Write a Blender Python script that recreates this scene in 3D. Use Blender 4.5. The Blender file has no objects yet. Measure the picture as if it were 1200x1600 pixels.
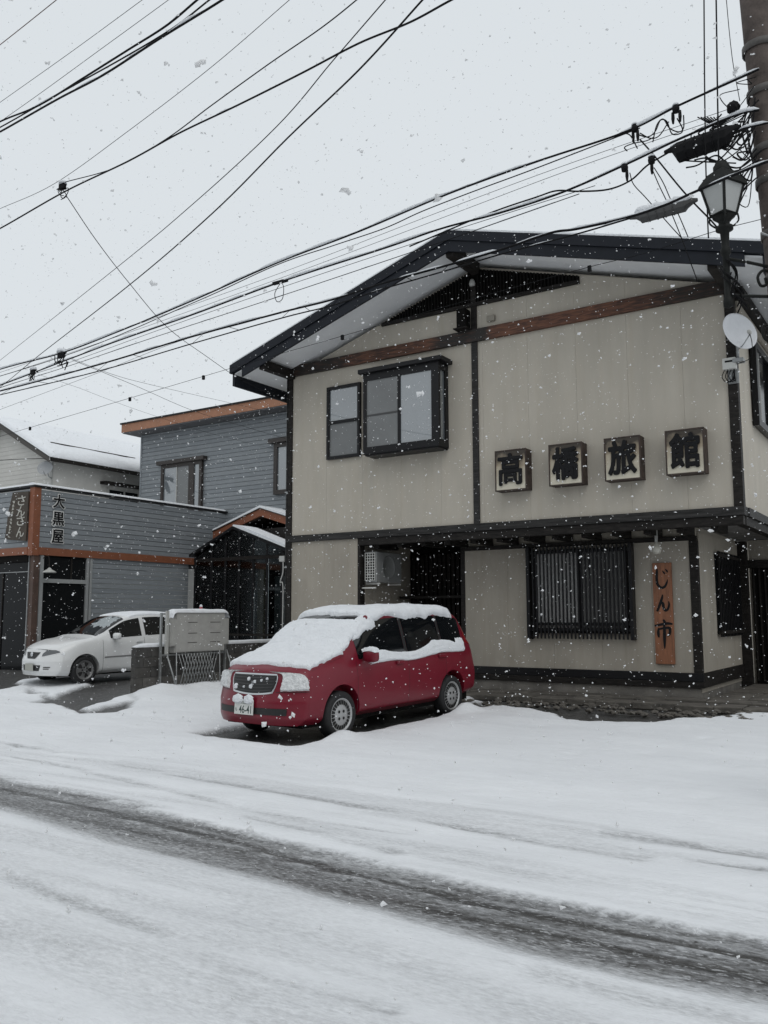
import bpy, bmesh, math, random
import numpy as np
from mathutils import Vector, Matrix, Euler

SC = bpy.context.scene
COL = SC.collection
rng = np.random.default_rng(7)
random.seed(7)

# ------------------------------------------------------------------ camera
FPX, YAW, PIT, ROL = 1361.04, math.radians(-33.2024), math.radians(6.7655), math.radians(-0.1402)
CAMH = 1.6
_fw = np.array([math.sin(YAW)*math.cos(PIT), math.cos(YAW)*math.cos(PIT), math.sin(PIT)])
_r0 = np.array([math.cos(YAW), -math.sin(YAW), 0.0])
_u0 = np.cross(_r0, _fw)
_R = _r0*math.cos(ROL) + _u0*math.sin(ROL)
_U = -_r0*math.sin(ROL) + _u0*math.cos(ROL)
cam = bpy.data.cameras.new('camera')
cam.sensor_fit = 'VERTICAL'; cam.sensor_height = 36.0; cam.sensor_width = 27.0
cam.lens = FPX/1600*36.0
cam.clip_start = 0.05; cam.clip_end = 2000
camo = bpy.data.objects.new('camera', cam); COL.objects.link(camo)
M = Matrix(((_R[0], _U[0], -_fw[0], 0), (_R[1], _U[1], -_fw[1], 0), (_R[2], _U[2], -_fw[2], CAMH), (0, 0, 0, 1)))
camo.matrix_world = M
SC.camera = camo

# ------------------------------------------------------------------ world, sun, exposure
SUN_EL, SUN_AZ = math.radians(56), math.radians(130)       # overcast: a soft, wide sun
w = bpy.data.worlds.new('World'); SC.world = w; w.use_nodes = True
nt = w.node_tree; nt.nodes.clear()
sky = nt.nodes.new('ShaderNodeTexSky'); sky.sky_type = 'NISHITA'; sky.sun_disc = False
sky.sun_elevation = SUN_EL; sky.sun_rotation = SUN_AZ; sky.air_density = 1.0; sky.dust_density = 6.0; sky.ozone_density = 1.0
hsv = nt.nodes.new('ShaderNodeHueSaturation'); hsv.inputs['Saturation'].default_value = 0.12; hsv.inputs['Value'].default_value = 1.0
mixs = nt.nodes.new('ShaderNodeMix'); mixs.data_type = 'RGBA'
mixs.inputs['Factor'].default_value = 0.86                     # cloud deck over the clear sky
mixs.inputs[7].default_value = (7.85, 8.36, 8.75, 1)
bg = nt.nodes.new('ShaderNodeBackground'); bg.inputs['Strength'].default_value = 0.10
wo = nt.nodes.new('ShaderNodeOutputWorld')
nt.links.new(sky.outputs[0], hsv.inputs['Color']); nt.links.new(hsv.outputs[0], mixs.inputs[6])
nt.links.new(mixs.outputs[2], bg.inputs['Color']); nt.links.new(bg.outputs[0], wo.inputs['Surface'])
sun = bpy.data.lights.new('sun', 'SUN'); sun.energy = 0.6; sun.angle = math.radians(50); sun.color = (1.0, 0.98, 0.95)
suno = bpy.data.objects.new('sun', sun); COL.objects.link(suno)
suno.rotation_euler = (math.pi/2 - SUN_EL, 0, math.pi - SUN_AZ)
vs = SC.view_settings; vs.view_transform = 'Standard'; vs.look = 'None'; vs.exposure = 0.0; vs.gamma = 1.0; vs.use_curve_mapping = False
SC.cycles.use_denoising = True
SC.cycles.max_bounces = 8

# ------------------------------------------------------------------ helpers
def ray(x, y):
    return _R*(x-600)/FPX + _U*(800-y)/FPX + _fw
CP = np.array([0, 0, CAMH])
def onZ(x, y, z=0.0): d = ray(x, y); return CP + d*(z-CAMH)/d[2]
def onY(x, y, Y): d = ray(x, y); return CP + d*Y/d[1]
def onX(x, y, X): d = ray(x, y); return CP + d*X/d[0]
def onP(x, y, p0, dr):
    """point of the pixel's ray on the vertical plane through p0 (x,y) along dr (x,y)"""
    d = ray(x, y); n = (-dr[1], dr[0])
    t = (n[0]*p0[0] + n[1]*p0[1])/(n[0]*d[0] + n[1]*d[1])
    return CP + d*t

ORG = {}
def root_org(p):
    return ORG.get(p.name, Vector((0, 0, 0))) if p else Vector((0, 0, 0))
def tag(o, label, cat=None, group=None, kind=None):
    o['label'] = label
    if cat: o['category'] = cat
    if group: o['group'] = group
    if kind: o['kind'] = kind
    return o
def empty(name, loc, label, cat, group=None, rz=0.0):
    o = bpy.data.objects.new(name, None); COL.objects.link(o); o.location = loc
    o.rotation_euler = (0, 0, rz); o.empty_display_size = .2
    ORG[o.name] = Vector(loc)
    return tag(o, label, cat, group)
def link(name, me, mat, parent=None):
    o = bpy.data.objects.new(name, me); COL.objects.link(o)
    if mat is not None:
        me.materials.clear(); me.materials.append(mat)
    if parent:
        o.parent = parent; ORG[o.name] = root_org(parent)
    return o
def mesh(name, V, F, mat, parent=None, smooth=False, local=False):
    me = bpy.data.meshes.new(name)
    V = np.asarray(V, float)
    if parent is not None and not local:
        V = V - np.array(root_org(parent))
    me.from_pydata(V.tolist(), [], [tuple(int(i) for i in f) for f in F]); me.validate(); me.update()
    if smooth:
        me.polygons.foreach_set('use_smooth', [True]*len(me.polygons))
    return link(name, me, mat, parent)
BF = [(0, 3, 2, 1), (4, 5, 6, 7), (0, 1, 5, 4), (1, 2, 6, 5), (2, 3, 7, 6), (3, 0, 4, 7)]
def bv(x0, x1, y0, y1, z0, z1):
    return [(x0, y0, z0), (x1, y0, z0), (x1, y1, z0), (x0, y1, z0), (x0, y0, z1), (x1, y0, z1), (x1, y1, z1), (x0, y1, z1)]
def box(name, x0, x1, y0, y1, z0, z1, mat, parent=None, bevel=0.0, local=False):
    x0, x1 = min(x0, x1), max(x0, x1); y0, y1 = min(y0, y1), max(y0, y1); z0, z1 = min(z0, z1), max(z0, z1)
    o = mesh(name, bv(x0, x1, y0, y1, z0, z1), BF, mat, parent, local=local)
    if bevel > 0:
        bm = bmesh.new(); bm.from_mesh(o.data)
        bmesh.ops.bevel(bm, geom=bm.edges[:], offset=bevel, segments=2, profile=.6, affect='EDGES')
        bm.to_mesh(o.data); bm.free()
    return o
class MB:
    """collects shapes for ONE mesh"""
    def __init__(s): s.V = []; s.F = []
    def add(s, V, F):
        n = len(s.V); s.V += [tuple(map(float, v)) for v in V]; s.F += [tuple(int(i)+n for i in f) for f in F]; return s
    def box(s, *a): return s.add(bv(*a), BF)
    def build(s, name, mat, parent=None, smooth=False, local=False): return mesh(name, s.V, s.F, mat, parent, smooth, local)
def prism_y(poly, y0, y1):
    """polygon of (x,z) extruded from y0 to y1"""
    n = len(poly)
    V = [(x, y0, z) for x, z in poly] + [(x, y1, z) for x, z in poly]
    F = [tuple(range(n)), tuple(range(2*n-1, n-1, -1))] + [(i, i+n, (i+1) % n + n, (i+1) % n) for i in range(n)]
    return V, F
def prism_x(poly, x0, x1):
    """polygon of (y,z) extruded from x0 to x1"""
    n = len(poly)
    V = [(x0, y, z) for y, z in poly] + [(x1, y, z) for y, z in poly]
    F = [tuple(range(n-1, -1, -1)), tuple(range(n, 2*n))] + [(i, (i+1) % n, (i+1) % n + n, i+n) for i in range(n)]
    return V, F
def lathe(prof, n=24, axis='z', c=(0, 0, 0)):
    V = []; F = []
    for i in range(n):
        a = 2*math.pi*i/n
        for r, h in prof:
            p = (r*math.cos(a), r*math.sin(a), h)
            if axis == 'y': p = (p[0], p[2], p[1])
            if axis == 'x': p = (p[2], p[0], p[1])
            V.append((p[0]+c[0], p[1]+c[1], p[2]+c[2]))
    m = len(prof)
    for i in range(n):
        j = (i+1) % n
        for k in range(m-1):
            F.append((i*m+k, j*m+k, j*m+k+1, i*m+k+1))
    return V, F
def catmull(P, n=8):
    P = [np.asarray(p, float) for p in P]
    if len(P) < 3: 
        return [P[0]*(1-t)+P[1]*t for t in np.linspace(0, 1, n+1)]
    Q = [2*P[0]-P[1]] + P + [2*P[-1]-P[-2]]; out = []
    for i in range(1, len(Q)-2):
        for k in range(n):
            t = k/n; a, b, c, d = Q[i-1:i+3]
            out.append(.5*((2*b)+(-a+c)*t+(2*a-5*b+4*c-d)*t*t+(-a+3*b-3*c+d)*t**3))
    out.append(P[-1]); return out
def tube(P, r, n=6, closed=False):
    P = [np.asarray(p, float) for p in P]; V = []; F = []; m = len(P)
    rr = r if hasattr(r, '__len__') else [r]*m
    prev = None
    for i in range(m):
        t = P[min(i+1, m-1)] - P[max(i-1, 0)]; t = t/(np.linalg.norm(t)+1e-9)
        if prev is None:
            a = np.array([0, 0, 1.]) if abs(t[2]) < .9 else np.array([1., 0, 0])
        else: a = prev
        u = a - t*(a@t); u /= np.linalg.norm(u)+1e-9; prev = u; v = np.cross(t, u)
        for k in range(n):
            an = 2*math.pi*k/n; V.append(P[i] + rr[i]*(u*math.cos(an)+v*math.sin(an)))
    for i in range(m-1):
        for k in range(n):
            F.append((i*n+k, i*n+(k+1) % n, (i+1)*n+(k+1) % n, (i+1)*n+k))
    F.append(tuple(range(n-1, -1, -1))); F.append(tuple((m-1)*n+k for k in range(n)))
    return V, F
def clip(poly, a, b, c):
    """keep a*x+b*z<=c"""
    out = []
    for i in range(len(poly)):
        p, q = poly[i], poly[(i+1) % len(poly)]
        fp, fq = a*p[0]+b*p[1]-c, a*q[0]+b*q[1]-c
        if fp <= 0: out.append(p)
        if fp*fq < 0:
            t = fp/(fp-fq); out.append((p[0]+(q[0]-p[0])*t, p[1]+(q[1]-p[1])*t))
    return out
# value noise for geometry
_perm = rng.random((256, 256))
def vnoise(x, y):
    xi = np.floor(x).astype(int); yi = np.floor(y).astype(int); fx = x-xi; fy = y-yi
    fx = fx*fx*(3-2*fx); fy = fy*fy*(3-2*fy)
    g = lambda a, b: _perm[a % 256, b % 256]
    return (g(xi, yi)*(1-fx)+g(xi+1, yi)*fx)*(1-fy) + (g(xi, yi+1)*(1-fx)+g(xi+1, yi+1)*fx)*fy
def fbm(x, y, o=4):
    s = 0; a = 1; t = 0
    for k in range(o):
        s = s + a*vnoise(x*2**k+17.3*k, y*2**k+5.1*k); t += a; a *= .5
    return s/t
def sstep(a, b, x):
    t = np.clip((x-a)/(b-a), 0, 1); return t*t*(3-2*t)
def glyph(ch, offset=0.0, res=4):
    c = bpy.data.curves.new('glyph', 'FONT'); c.body = ch; c.offset = offset; c.resolution_u = res
    o = bpy.data.objects.new('glyph', c); COL.objects.link(o)
    dg = bpy.context.evaluated_depsgraph_get(); dg.update()
    me = bpy.data.meshes.new_from_object(o.evaluated_get(dg))
    bpy.data.objects.remove(o); bpy.data.curves.remove(c)
    V = np.array([v.co[:2] for v in me.vertices]); F = [tuple(p.vertices) for p in me.polygons]
    bpy.data.meshes.remove(me)
    mn, mx = V.min(0), V.max(0); V = (V-(mn+mx)/2)/(mx-mn).max()
    return V, F, (mx-mn)/(mx-mn).max()
def place_glyph(name, ch, c, w, h, U, N, mat, parent, offset=.02, depth=.012, keep=False, bold=0.0, nb=10):
    """flat letter in the plane through c spanned by U (right) and z, facing N; raised by depth; bold thickens the strokes"""
    V, F, ext = glyph(ch, offset)
    if bold:
        n0 = len(V); VV = [V]; FB = list(F); LV = [np.zeros(n0)]
        for i in range(nb):
            a = 2*math.pi*i/nb; VV.append(V+bold*np.array([math.cos(a), math.sin(a)])); FB += [tuple(q+n0*(i+1) for q in f) for f in F]; LV.append(np.full(n0, (i+1)*.0004))
        V = np.concatenate(VV); F = FB; LV = np.concatenate(LV); ext = ext+2*bold
    else: LV = np.zeros(len(V))
    if keep: sx = sz = h/ext[1]
    else: sx, sz = w/ext[0], h/ext[1]
    c = np.array(c, float); U = np.array(U, float); N = np.array(N, float); Zv = np.array([0, 0, 1.])
    P = [c + U*v[0]*sx + Zv*v[1]*sz + N*(depth-l) for v, l in zip(V, LV)]
    B = [c + U*v[0]*sx + Zv*v[1]*sz for v in V]
    n = len(P); FF = list(F)
    ed = {}
    for f in F:
        for i in range(len(f)):
            a, b = f[i], f[(i+1) % len(f)]
            if (b, a) in ed: del ed[(b, a)]
            else: ed[(a, b)] = 1
    FF += [(b, a, a+n, b+n) for a, b in ed]
    return mesh(name, P+B, FF, mat, parent)
def strokes(name, S, c, w, h, U, N, mat, parent, depth=.01):
    """brush strokes: list of [(x,y,width)...] in the unit square (y up), as raised ribbons in one mesh"""
    c = np.array(c, float); U = np.array(U, float); N = np.array(N, float); Zv = np.array([0, 0, 1.])
    mb = MB(); lay = 0
    for st in S:
        P = catmull([np.array([p[0]-.5, p[1]-.5, p[2]]) for p in st], 8)
        L = []; Rr = []
        for i, p in enumerate(P):
            q = P[min(i+1, len(P)-1)][:2]-P[max(i-1, 0)][:2]; q = q*np.array([w, h]); q = q/(np.linalg.norm(q)+1e-9)
            n = np.array([-q[1], q[0]]); wd = p[2]*w/2
            b = np.array([p[0]*w, p[1]*h])
            if i == 0: b = b - q*wd*.6
            if i == len(P)-1: b = b + q*wd*.4
            L.append(b+n*wd); Rr.append(b-n*wd)
        pts = L+Rr[::-1]; m = len(L)
        top = [c+U*a[0]+Zv*a[1]+N*(depth+lay*.0007) for a in pts]; bot = [c+U*a[0]+Zv*a[1] for a in pts]; k = len(pts)
        F = [(i, i+1, k-2-i, k-1-i) for i in range(m-1)] + [(i, (i+1) % k, (i+1) % k+k, i+k) for i in range(k)]
        mb.add(top+bot, F); lay += 1
    return mb.build(name, mat, parent)

# ------------------------------------------------------------------ materials
MATS = {}
def mat(name, col, rough=.6, metal=0.0, var=0.0, scale=3.0, bump=0.0, bscale=40.0, coat=0.0, spec=.5, stretch=(1, 1, 1), col2=None, trans=0.0, detail=5):
    if name in MATS: return MATS[name]
    m = bpy.data.materials.new(name); m.use_nodes = True; n = m.node_tree; b = n.nodes['Principled BSDF']
    b.inputs['Base Color'].default_value = (*col, 1); b.inputs['Roughness'].default_value = rough; b.inputs['Metallic'].default_value = metal
    b.inputs['Coat Weight'].default_value = coat; b.inputs['Specular IOR Level'].default_value = spec
    if trans: b.inputs['Transmission Weight'].default_value = trans
    if var or bump:
        g = n.nodes.new('ShaderNodeNewGeometry'); mp = n.nodes.new('ShaderNodeMapping'); mp.inputs['Scale'].default_value = stretch
        n.links.new(g.outputs['Position'], mp.inputs['Vector'])
    if var:
        t = n.nodes.new('ShaderNodeTexNoise'); t.inputs['Scale'].default_value = scale; t.inputs['Detail'].default_value = detail; t.inputs['Roughness'].default_value = .65
        n.links.new(mp.outputs[0], t.inputs['Vector'])
        r = n.nodes.new('ShaderNodeValToRGB'); r.color_ramp.elements[0].position = .3; r.color_ramp.elements[1].position = .7
        c2 = col2 if col2 else tuple(min(1, c*(1+var)) for c in col)
        c1 = tuple(c*(1-var) for c in col) if not col2 else col
        r.color_ramp.elements[0].color = (*c1, 1); r.color_ramp.elements[1].color = (*c2, 1)
        n.links.new(t.outputs['Fac'], r.inputs[0]); n.links.new(r.outputs[0], b.inputs['Base Color'])
    if bump:
        t2 = n.nodes.new('ShaderNodeTexNoise'); t2.inputs['Scale'].default_value = bscale; t2.inputs['Detail'].default_value = 4
        n.links.new(mp.outputs[0], t2.inputs['Vector'])
        bp = n.nodes.new('ShaderNodeBump'); bp.inputs['Strength'].default_value = bump; bp.inputs['Distance'].default_value = .02
        n.links.new(t2.outputs['Fac'], bp.inputs['Height']); n.links.new(bp.outputs[0], b.inputs['Normal'])
    MATS[name] = m; return m
def snow_material(name='snow', c=(.77, .79, .815)):
    m = mat(name, c, rough=.75, var=.05, scale=9, bump=1.0, bscale=48, spec=.2)
    return m
SNOW = snow_material()
def streaked(m, amt=.16):
    """faint rain streaks running down the boards"""
    n = m.node_tree; b = n.nodes['Principled BSDF']; src = b.inputs['Base Color'].links[0].from_socket; L = n.links.new
    g = n.nodes.new('ShaderNodeNewGeometry'); mp = n.nodes.new('ShaderNodeMapping'); mp.inputs['Scale'].default_value = (4.5, 4.5, .25); L(g.outputs['Position'], mp.inputs['Vector'])
    t = n.nodes.new('ShaderNodeTexNoise'); t.inputs['Scale'].default_value = 1.6; t.inputs['Detail'].default_value = 6; t.inputs['Roughness'].default_value = .7; L(mp.outputs[0], t.inputs['Vector'])
    r = n.nodes.new('ShaderNodeValToRGB'); r.color_ramp.elements[0].position = .48; r.color_ramp.elements[1].position = .74; r.color_ramp.elements[0].color = (1, 1, 1, 1); k = 1-amt; r.color_ramp.elements[1].color = (k, k*.98, k*.95, 1); L(t.outputs['Fac'], r.inputs[0])
    x = n.nodes.new('ShaderNodeMix'); x.data_type = 'RGBA'; x.blend_type = 'MULTIPLY'; x.inputs['Factor'].default_value = 1; L(src, x.inputs[6]); L(r.outputs[0], x.inputs[7]); L(x.outputs[2], b.inputs['Base Color']); return m
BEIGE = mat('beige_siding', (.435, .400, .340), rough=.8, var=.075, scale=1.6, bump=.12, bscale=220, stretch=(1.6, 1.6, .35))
BEIGE2 = mat('beige_siding_lower', (.322, .293, .246), rough=.8, var=.12, scale=1.2, bump=.12, bscale=220, stretch=(1.6, 1.6, .6))  # darker than the upper siding: overhang shade partly put into the colour
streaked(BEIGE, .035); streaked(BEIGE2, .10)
DARKWOOD = mat('dark_stained_wood', (.018, .016, .0145), rough=.6, var=.55, scale=6, bump=.25, bscale=30, stretch=(1, 1, 5), spec=.15)
WORNBLACK = mat('worn_black_board', (.028, .027, .026), rough=.6, var=.65, scale=5, bump=.2, bscale=40, stretch=(.5, 3, 6), spec=.2)
ALBLACK = mat('black_aluminium', (.010, .010, .011), rough=.4, spec=.22)
FASCIA = mat('dark_blue_roof_metal', (.010, .012, .017), rough=.5, var=.2, scale=3, spec=.2)
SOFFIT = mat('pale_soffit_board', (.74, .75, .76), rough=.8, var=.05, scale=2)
SOFFIT2 = mat('darkened_soffit_board', (.16, .155, .15), rough=.9, var=.3, scale=3)  # shade put into the colour: boards darkened to cut bounce onto the wall
CONC = mat('weathered_concrete', (.15, .14, .125), rough=.9, var=.4, scale=2.2, bump=.4, bscale=40)
STONE = mat('brown_paving_stone', (.085, .077, .066), rough=.75, var=.45, scale=4, bump=.5, bscale=25)
GLASS_F = mat('frosted_window_glass', (.15, .155, .155), rough=.25, var=.12, scale=1.5, spec=.6)
GLASS_C = mat('sky_pale_window_glass', (.15, .168, .18), rough=.03, var=.10, scale=1.2, spec=.8)  # grey-blue base stands in for reflected sky; no curtain behind
GLASS_C.node_tree.nodes['Principled BSDF'].inputs['IOR'].default_value = 2.1
GLASS_D = mat('dark_window_glass', (.008, .009, .010), rough=.08, spec=.12)
DARK = mat('dark_interior', (.007, .0065, .006), rough=.9, spec=.1)
BLACKPAINT = mat('black_lettering', (.007, .007, .008), rough=.5, spec=.2)
PALEGREY = mat('pale_grey_enamel', (.38, .38, .36), rough=.45, var=.08, scale=4)
STEEL = mat('galvanised_steel', (.30, .31, .31), rough=.45, metal=.6, var=.15, scale=12)
CABLE = mat('black_cable_sheath', (.010, .010, .011), rough=.7, spec=.12)
# ------------------------------------------------------------------ ground: snow over asphalt
def inpoly(px, py, poly):
    ins = np.zeros(px.shape, bool); n = len(poly)
    for i in range(n):
        x1, y1 = poly[i][:2]; x2, y2 = poly[(i+1) % n][:2]
        c = ((y1 > py) != (y2 > py)) & (px < (x2-x1)*(py-y1)/((y2-y1)+1e-12)+x1)
        ins ^= c
    return ins
def seg_dist(px, py, pts):
    d = np.full(px.shape, 1e9)
    for (x1, y1), (x2, y2) in zip(pts[:-1], pts[1:]):
        dx, dy = x2-x1, y2-y1; t = np.clip(((px-x1)*dx+(py-y1)*dy)/(dx*dx+dy*dy), 0, 1)
        d = np.minimum(d, np.hypot(px-x1-t*dx, py-y1-t*dy))
    return d
def softpoly(px, py, poly, soft):
    ins = inpoly(px, py, poly); d = seg_dist(px, py, [p[:2] for p in poly]+[poly[0][:2]])
    s = np.where(ins, d, -d); return sstep(-soft, soft, s)
def gz(x, y):
    """smooth ground level: flat road, gentle rise to the inn"""
    x = np.asarray(x, float); y = np.asarray(y, float)
    r = .022*np.clip(y-8.6, 0, 6.0)
    left = .20*sstep(10.2, 13.2, y)
    t = sstep(-13.9, -12.6, x)
    return r*t + left*(1-t)
CAR = dict(x=-7.80, y=8.73, a=0.068)
def ax(a, b, fine, lo, hi):
    inner = np.arange(a, b, fine)
    left = a - np.cumsum(np.geomspace(fine*1.5, 60, 26)); right = b + np.cumsum(np.geomspace(fine*1.5, 60, 26))
    return np.concatenate([left[::-1], inner, right])
gx = ax(-25, 3.5, .06, 0, 0); gy = ax(1.2, 16.0, .05, 0, 0)
GX, GY = np.meshgrid(gx, gy)
ripple = fbm(GX*.9, GY*3.2, 4)-.5
fine = fbm(GX*4.0, GY*6.0, 3)-.5
lum = fbm(GX*1.1+40, GY*1.1, 3)-.5
Zg = gz(GX, GY) + .018*ripple + .010*fine
for k in range(420):                                   # scuffs and old footprints
    qx, qy = rng.uniform(-20, 1), rng.uniform(5.7, 11.5)
    if qx > -9 and rng.random() < .6: continue
    i0, i1 = np.searchsorted(gx, [qx-.5, qx+.5]); j0, j1 = np.searchsorted(gy, [qy-.5, qy+.5])
    a_ = rng.uniform(0, 3.14); u_ = (GX[j0:j1, i0:i1]-qx)*math.cos(a_)+(GY[j0:j1, i0:i1]-qy)*math.sin(a_); v_ = -(GX[j0:j1, i0:i1]-qx)*math.sin(a_)+(GY[j0:j1, i0:i1]-qy)*math.cos(a_)
    Zg[j0:j1, i0:i1] += rng.uniform(-.028, .014)*np.exp(-(u_/.15)**2-(v_/.07)**2)
lot = sstep(7.0, 8.4, GY)
Zg += lot*(.03 + .028*lum)
# shallow ridges that tyres pressed along the road
yw = GY + .07*GX*sstep(-12, 0, GX)*.6 + .25*(fbm(GX*.15, GY*0+3, 2)-.5)
road = sstep(7.6, 6.6, GY)
Zg += road*.014*(fbm(GX*.25, yw*5.0, 3)-.5)*2
bare = np.zeros_like(GX)
# the dark slushy wheel track
bt = np.interp(GX, [-30, -8.15, -6.58, -5.24, -4.16, -3.22, -2.28, -1.55, -.91, 4], [6.0, 5.41, 5.33, 5.18, 5.08, 4.93, 4.86, 4.86, 4.87, 4.95])
bb = np.interp(GX, [-30, -6.95, -5.44, -4.44, -3.48, -2.75, -1.94, -1.31, -.78, 4], [5.2, 4.62, 4.42, 4.38, 4.26, 4.19, 4.09, 4.09, 4.13, 4.3])
jit = .07*(fbm(GX*1.3, GY*9, 3)-.5)
v = (GY+jit-bb)/(bt-bb)
tread = .018*np.sign(np.sin(GX*62+GY*25))*sstep(-4.5, -2.0, GX)
band = sstep(-.26, .20, v)*sstep(1.03, .985, v+tread)
strk = fbm(GX*.35, yw*16, 3)
core = np.exp(-((v-.68)/.06)**2) + .35*np.exp(-((v-.38)/.16)**2)
ridge = np.exp(-((v-.58)/.022)**2) + .8*np.exp(-((v-.79)/.02)**2)
gain = sstep(-9, -1.5, GX)
bare += band*np.clip(.78 + .34*core*(.35+.75*gain) - .24*ridge + .55*(strk-.5), 0.3, 1)
Zg -= band*.03 - ridge*band*.012
# fainter grey streaks
def streak(pix, wd, amt, seed):
    global bare, Zg
    P = [tuple(onZ(x, y)[:2]) for x, y in pix]
    d = seg_dist(GX, GY + .05*(fbm(GX*.8+seed, GY*2, 2)-.5), P)
    n = fbm(GX*.7+seed, yw*12, 3)
    m = np.exp(-(d/wd)**2)*np.clip((n-.30)*3.4, 0, 1)
    bare = np.maximum(bare, m*min(.8, amt*1.35)); Zg -= m*.012
streak([(140, 1187), (250, 1207), (390, 1230)], .06, .40, 1)
streak([(400, 1234), (600, 1268), (800, 1307), (1000, 1340)], .08, .40, 5)
streak([(560, 1262), (760, 1298)], .05, .4, 12)
streak([(0, 1157), (60, 1169)], .06, .5, 9)
streak([(0, 1178), (120, 1200), (330, 1250), (500, 1285), (640, 1300)], .05, .28, 2)
streak([(380, 1275), (520, 1305), (620, 1330)], .07, .35, 21)
streak([(960, 1300), (1080, 1318), (1250, 1342)], .11, .36, 3)
streak([(1080, 1345), (1250, 1365)], .05, .4, 33)
streak([(0, 1360), (90, 1398), (230, 1450), (400, 1515), (600, 1580)], .075, .30, 4)
streak([(0, 1440), (200, 1500), (420, 1570)], .28, .17, 14)
streak([(-50, 1290), (200, 1370), (600, 1490), (900, 1600)], .16, .13, 41)
streak([(300, 1240), (700, 1340), (1000, 1395), (1250, 1430)], .10, .14, 42)
streak([(850, 1520), (1000, 1560), (1150, 1590)], .10, .20, 15)
streak([(0, 1210), (200, 1250), (420, 1310), (560, 1345)], .05, .30, 16)
# grubby tint of the driven snow near the camera
bare = np.maximum(bare, sstep(7.4, 6.4, GY)*.17*np.clip((fbm(GX*.3+7, yw*7.0, 4)-.48)*4.5, 0, 1))
bare = np.maximum(bare, sstep(4.3, 3.0, GY)*.30*np.clip((fbm(GX*.5, yw*3.0, 4)-.34)*2.6, 0, 1))
# bare ground under the parked minivan
ca, sa = math.cos(CAR['a']), math.sin(CAR['a'])
lx = (GX-CAR['x'])*ca - (GY-CAR['y'])*sa; lb = (GX-CAR['x'])*sa + (GY-CAR['y'])*ca
e = .12*(fbm(GX*2.2, GY*2.2, 3)-.5)
under = sstep(1.02, .90, np.abs(lx+.02)+e)*sstep(-.22, -.08, lb+e)*sstep(5.0, 4.8, lb)
bare = np.maximum(bare, under); Zg -= under*.075
# snow heaped against its front wheel and along the flank
def bump(px, py, h, rx, ry, x=None):
    global Zg
    P = onZ(px, py) if x is None else x
    Zg += h*np.exp(-((GX-P[0])/rx)**2-((GY-P[1])/ry)**2)*(.8+.5*fbm(GX*3, GY*3, 3))
bump(0, 0, .10, .22, .25, (-6.72, 9.25)); bump(0, 0, .12, .18, .32, (-6.55, 12.3)); bump(0, 0, .05, .5, .8, (-6.0, 11.0))
# snow shovelled along the foot of the block wall
bump(0, 0, .15, .40, .45, (-13.0, 12.05)); bump(0, 0, .10, .30, .5, (-12.9, 13.0)); bump(0, 0, .10, .30, .8, (-12.8, 14.2)); bump(0, 0, .05, .9, .5, (-12.4, 11.5))
# wet bare asphalt in front of the neighbour with islands of snow
pol = [(-30, 1060), (-30, 1078), (40, 1072), (52, 1082), (70, 1083), (60, 1091), (100, 1098), (128, 1109), (165, 1110), (200, 1102), (212, 1097), (214, 1060), (214, 1018), (-30, 1020)]
W = [onZ(x, y, .08)[:2] for x, y in pol]
jx = GX + .5*(fbm(GX*1.3, GY*1.3+9, 3)-.5); jy = GY + .35*(fbm(GX*1.3+31, GY*1.3, 3)-.5)
lotbare = softpoly(jx, jy, W, .09)
for isl in ([(28, 1070), (62, 1066), (138, 1066), (142, 1073), (105, 1081), (82, 1086), (50, 1078)], [(132, 1103), (150, 1097), (212, 1086), (212, 1095), (170, 1101), (146, 1106)]):
    lotbare = lotbare*(1-softpoly(jx, jy, [onZ(x, y, .08)[:2] for x, y in isl], .07))
lotbare *= sstep(22, 19, GY)
bare = np.maximum(bare, lotbare); Zg -= lotbare*.07
# melt strip along the inn's stone apron
ap = [(742, 1098), (800, 1107), (835, 1110), (862, 1118), (885, 1125), (905, 1127), (960, 1130), (1010, 1132), (1030, 1130), (1060, 1126), (1120, 1124), (1220, 1116), (1300, 1100), (1300, 1010), (742, 1010)]
W = [onZ(x, y, .09)[:2] for x, y in ap]
jx = GX + .3*(fbm(GX*3, GY*3+9, 3)-.5); jy = GY + .3*(fbm(GX*3+31, GY*3, 3)-.5)
apb = softpoly(jx, jy, W, .05)*sstep(-9.5, -8.8, GX)
bare = np.maximum(bare, apb); Zg -= apb*.06
bare = np.maximum(bare, ((GX > -11.9) & (GX < -2) & (GY > 14.45)).astype(float))
bare = np.clip(bare, 0, 1)
ny, nx = GX.shape
idx = np.arange(nx*ny).reshape(ny, nx)
Fq = np.stack([idx[:-1, :-1], idx[:-1, 1:], idx[1:, 1:], idx[1:, :-1]], -1).reshape(-1, 4)
me = bpy.data.meshes.new('snow_ground')
Vg = np.stack([GX, GY, Zg], -1).reshape(-1, 3)
me.vertices.add(len(Vg)); me.vertices.foreach_set('co', Vg.ravel())
me.loops.add(Fq.size); me.loops.foreach_set('vertex_index', Fq.ravel().astype(np.int32))
me.polygons.add(len(Fq)); me.polygons.foreach_set('loop_start', np.arange(0, Fq.size, 4, dtype=np.int32)); me.polygons.foreach_set('loop_total', np.full(len(Fq), 4, np.int32))
me.update(); me.validate(); me.polygons.foreach_set('use_smooth', [True]*len(me.polygons))
at_ = me.attributes.new('bare', 'FLOAT', 'POINT'); at_.data.foreach_set('value', bare.ravel().astype(np.float32))
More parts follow.
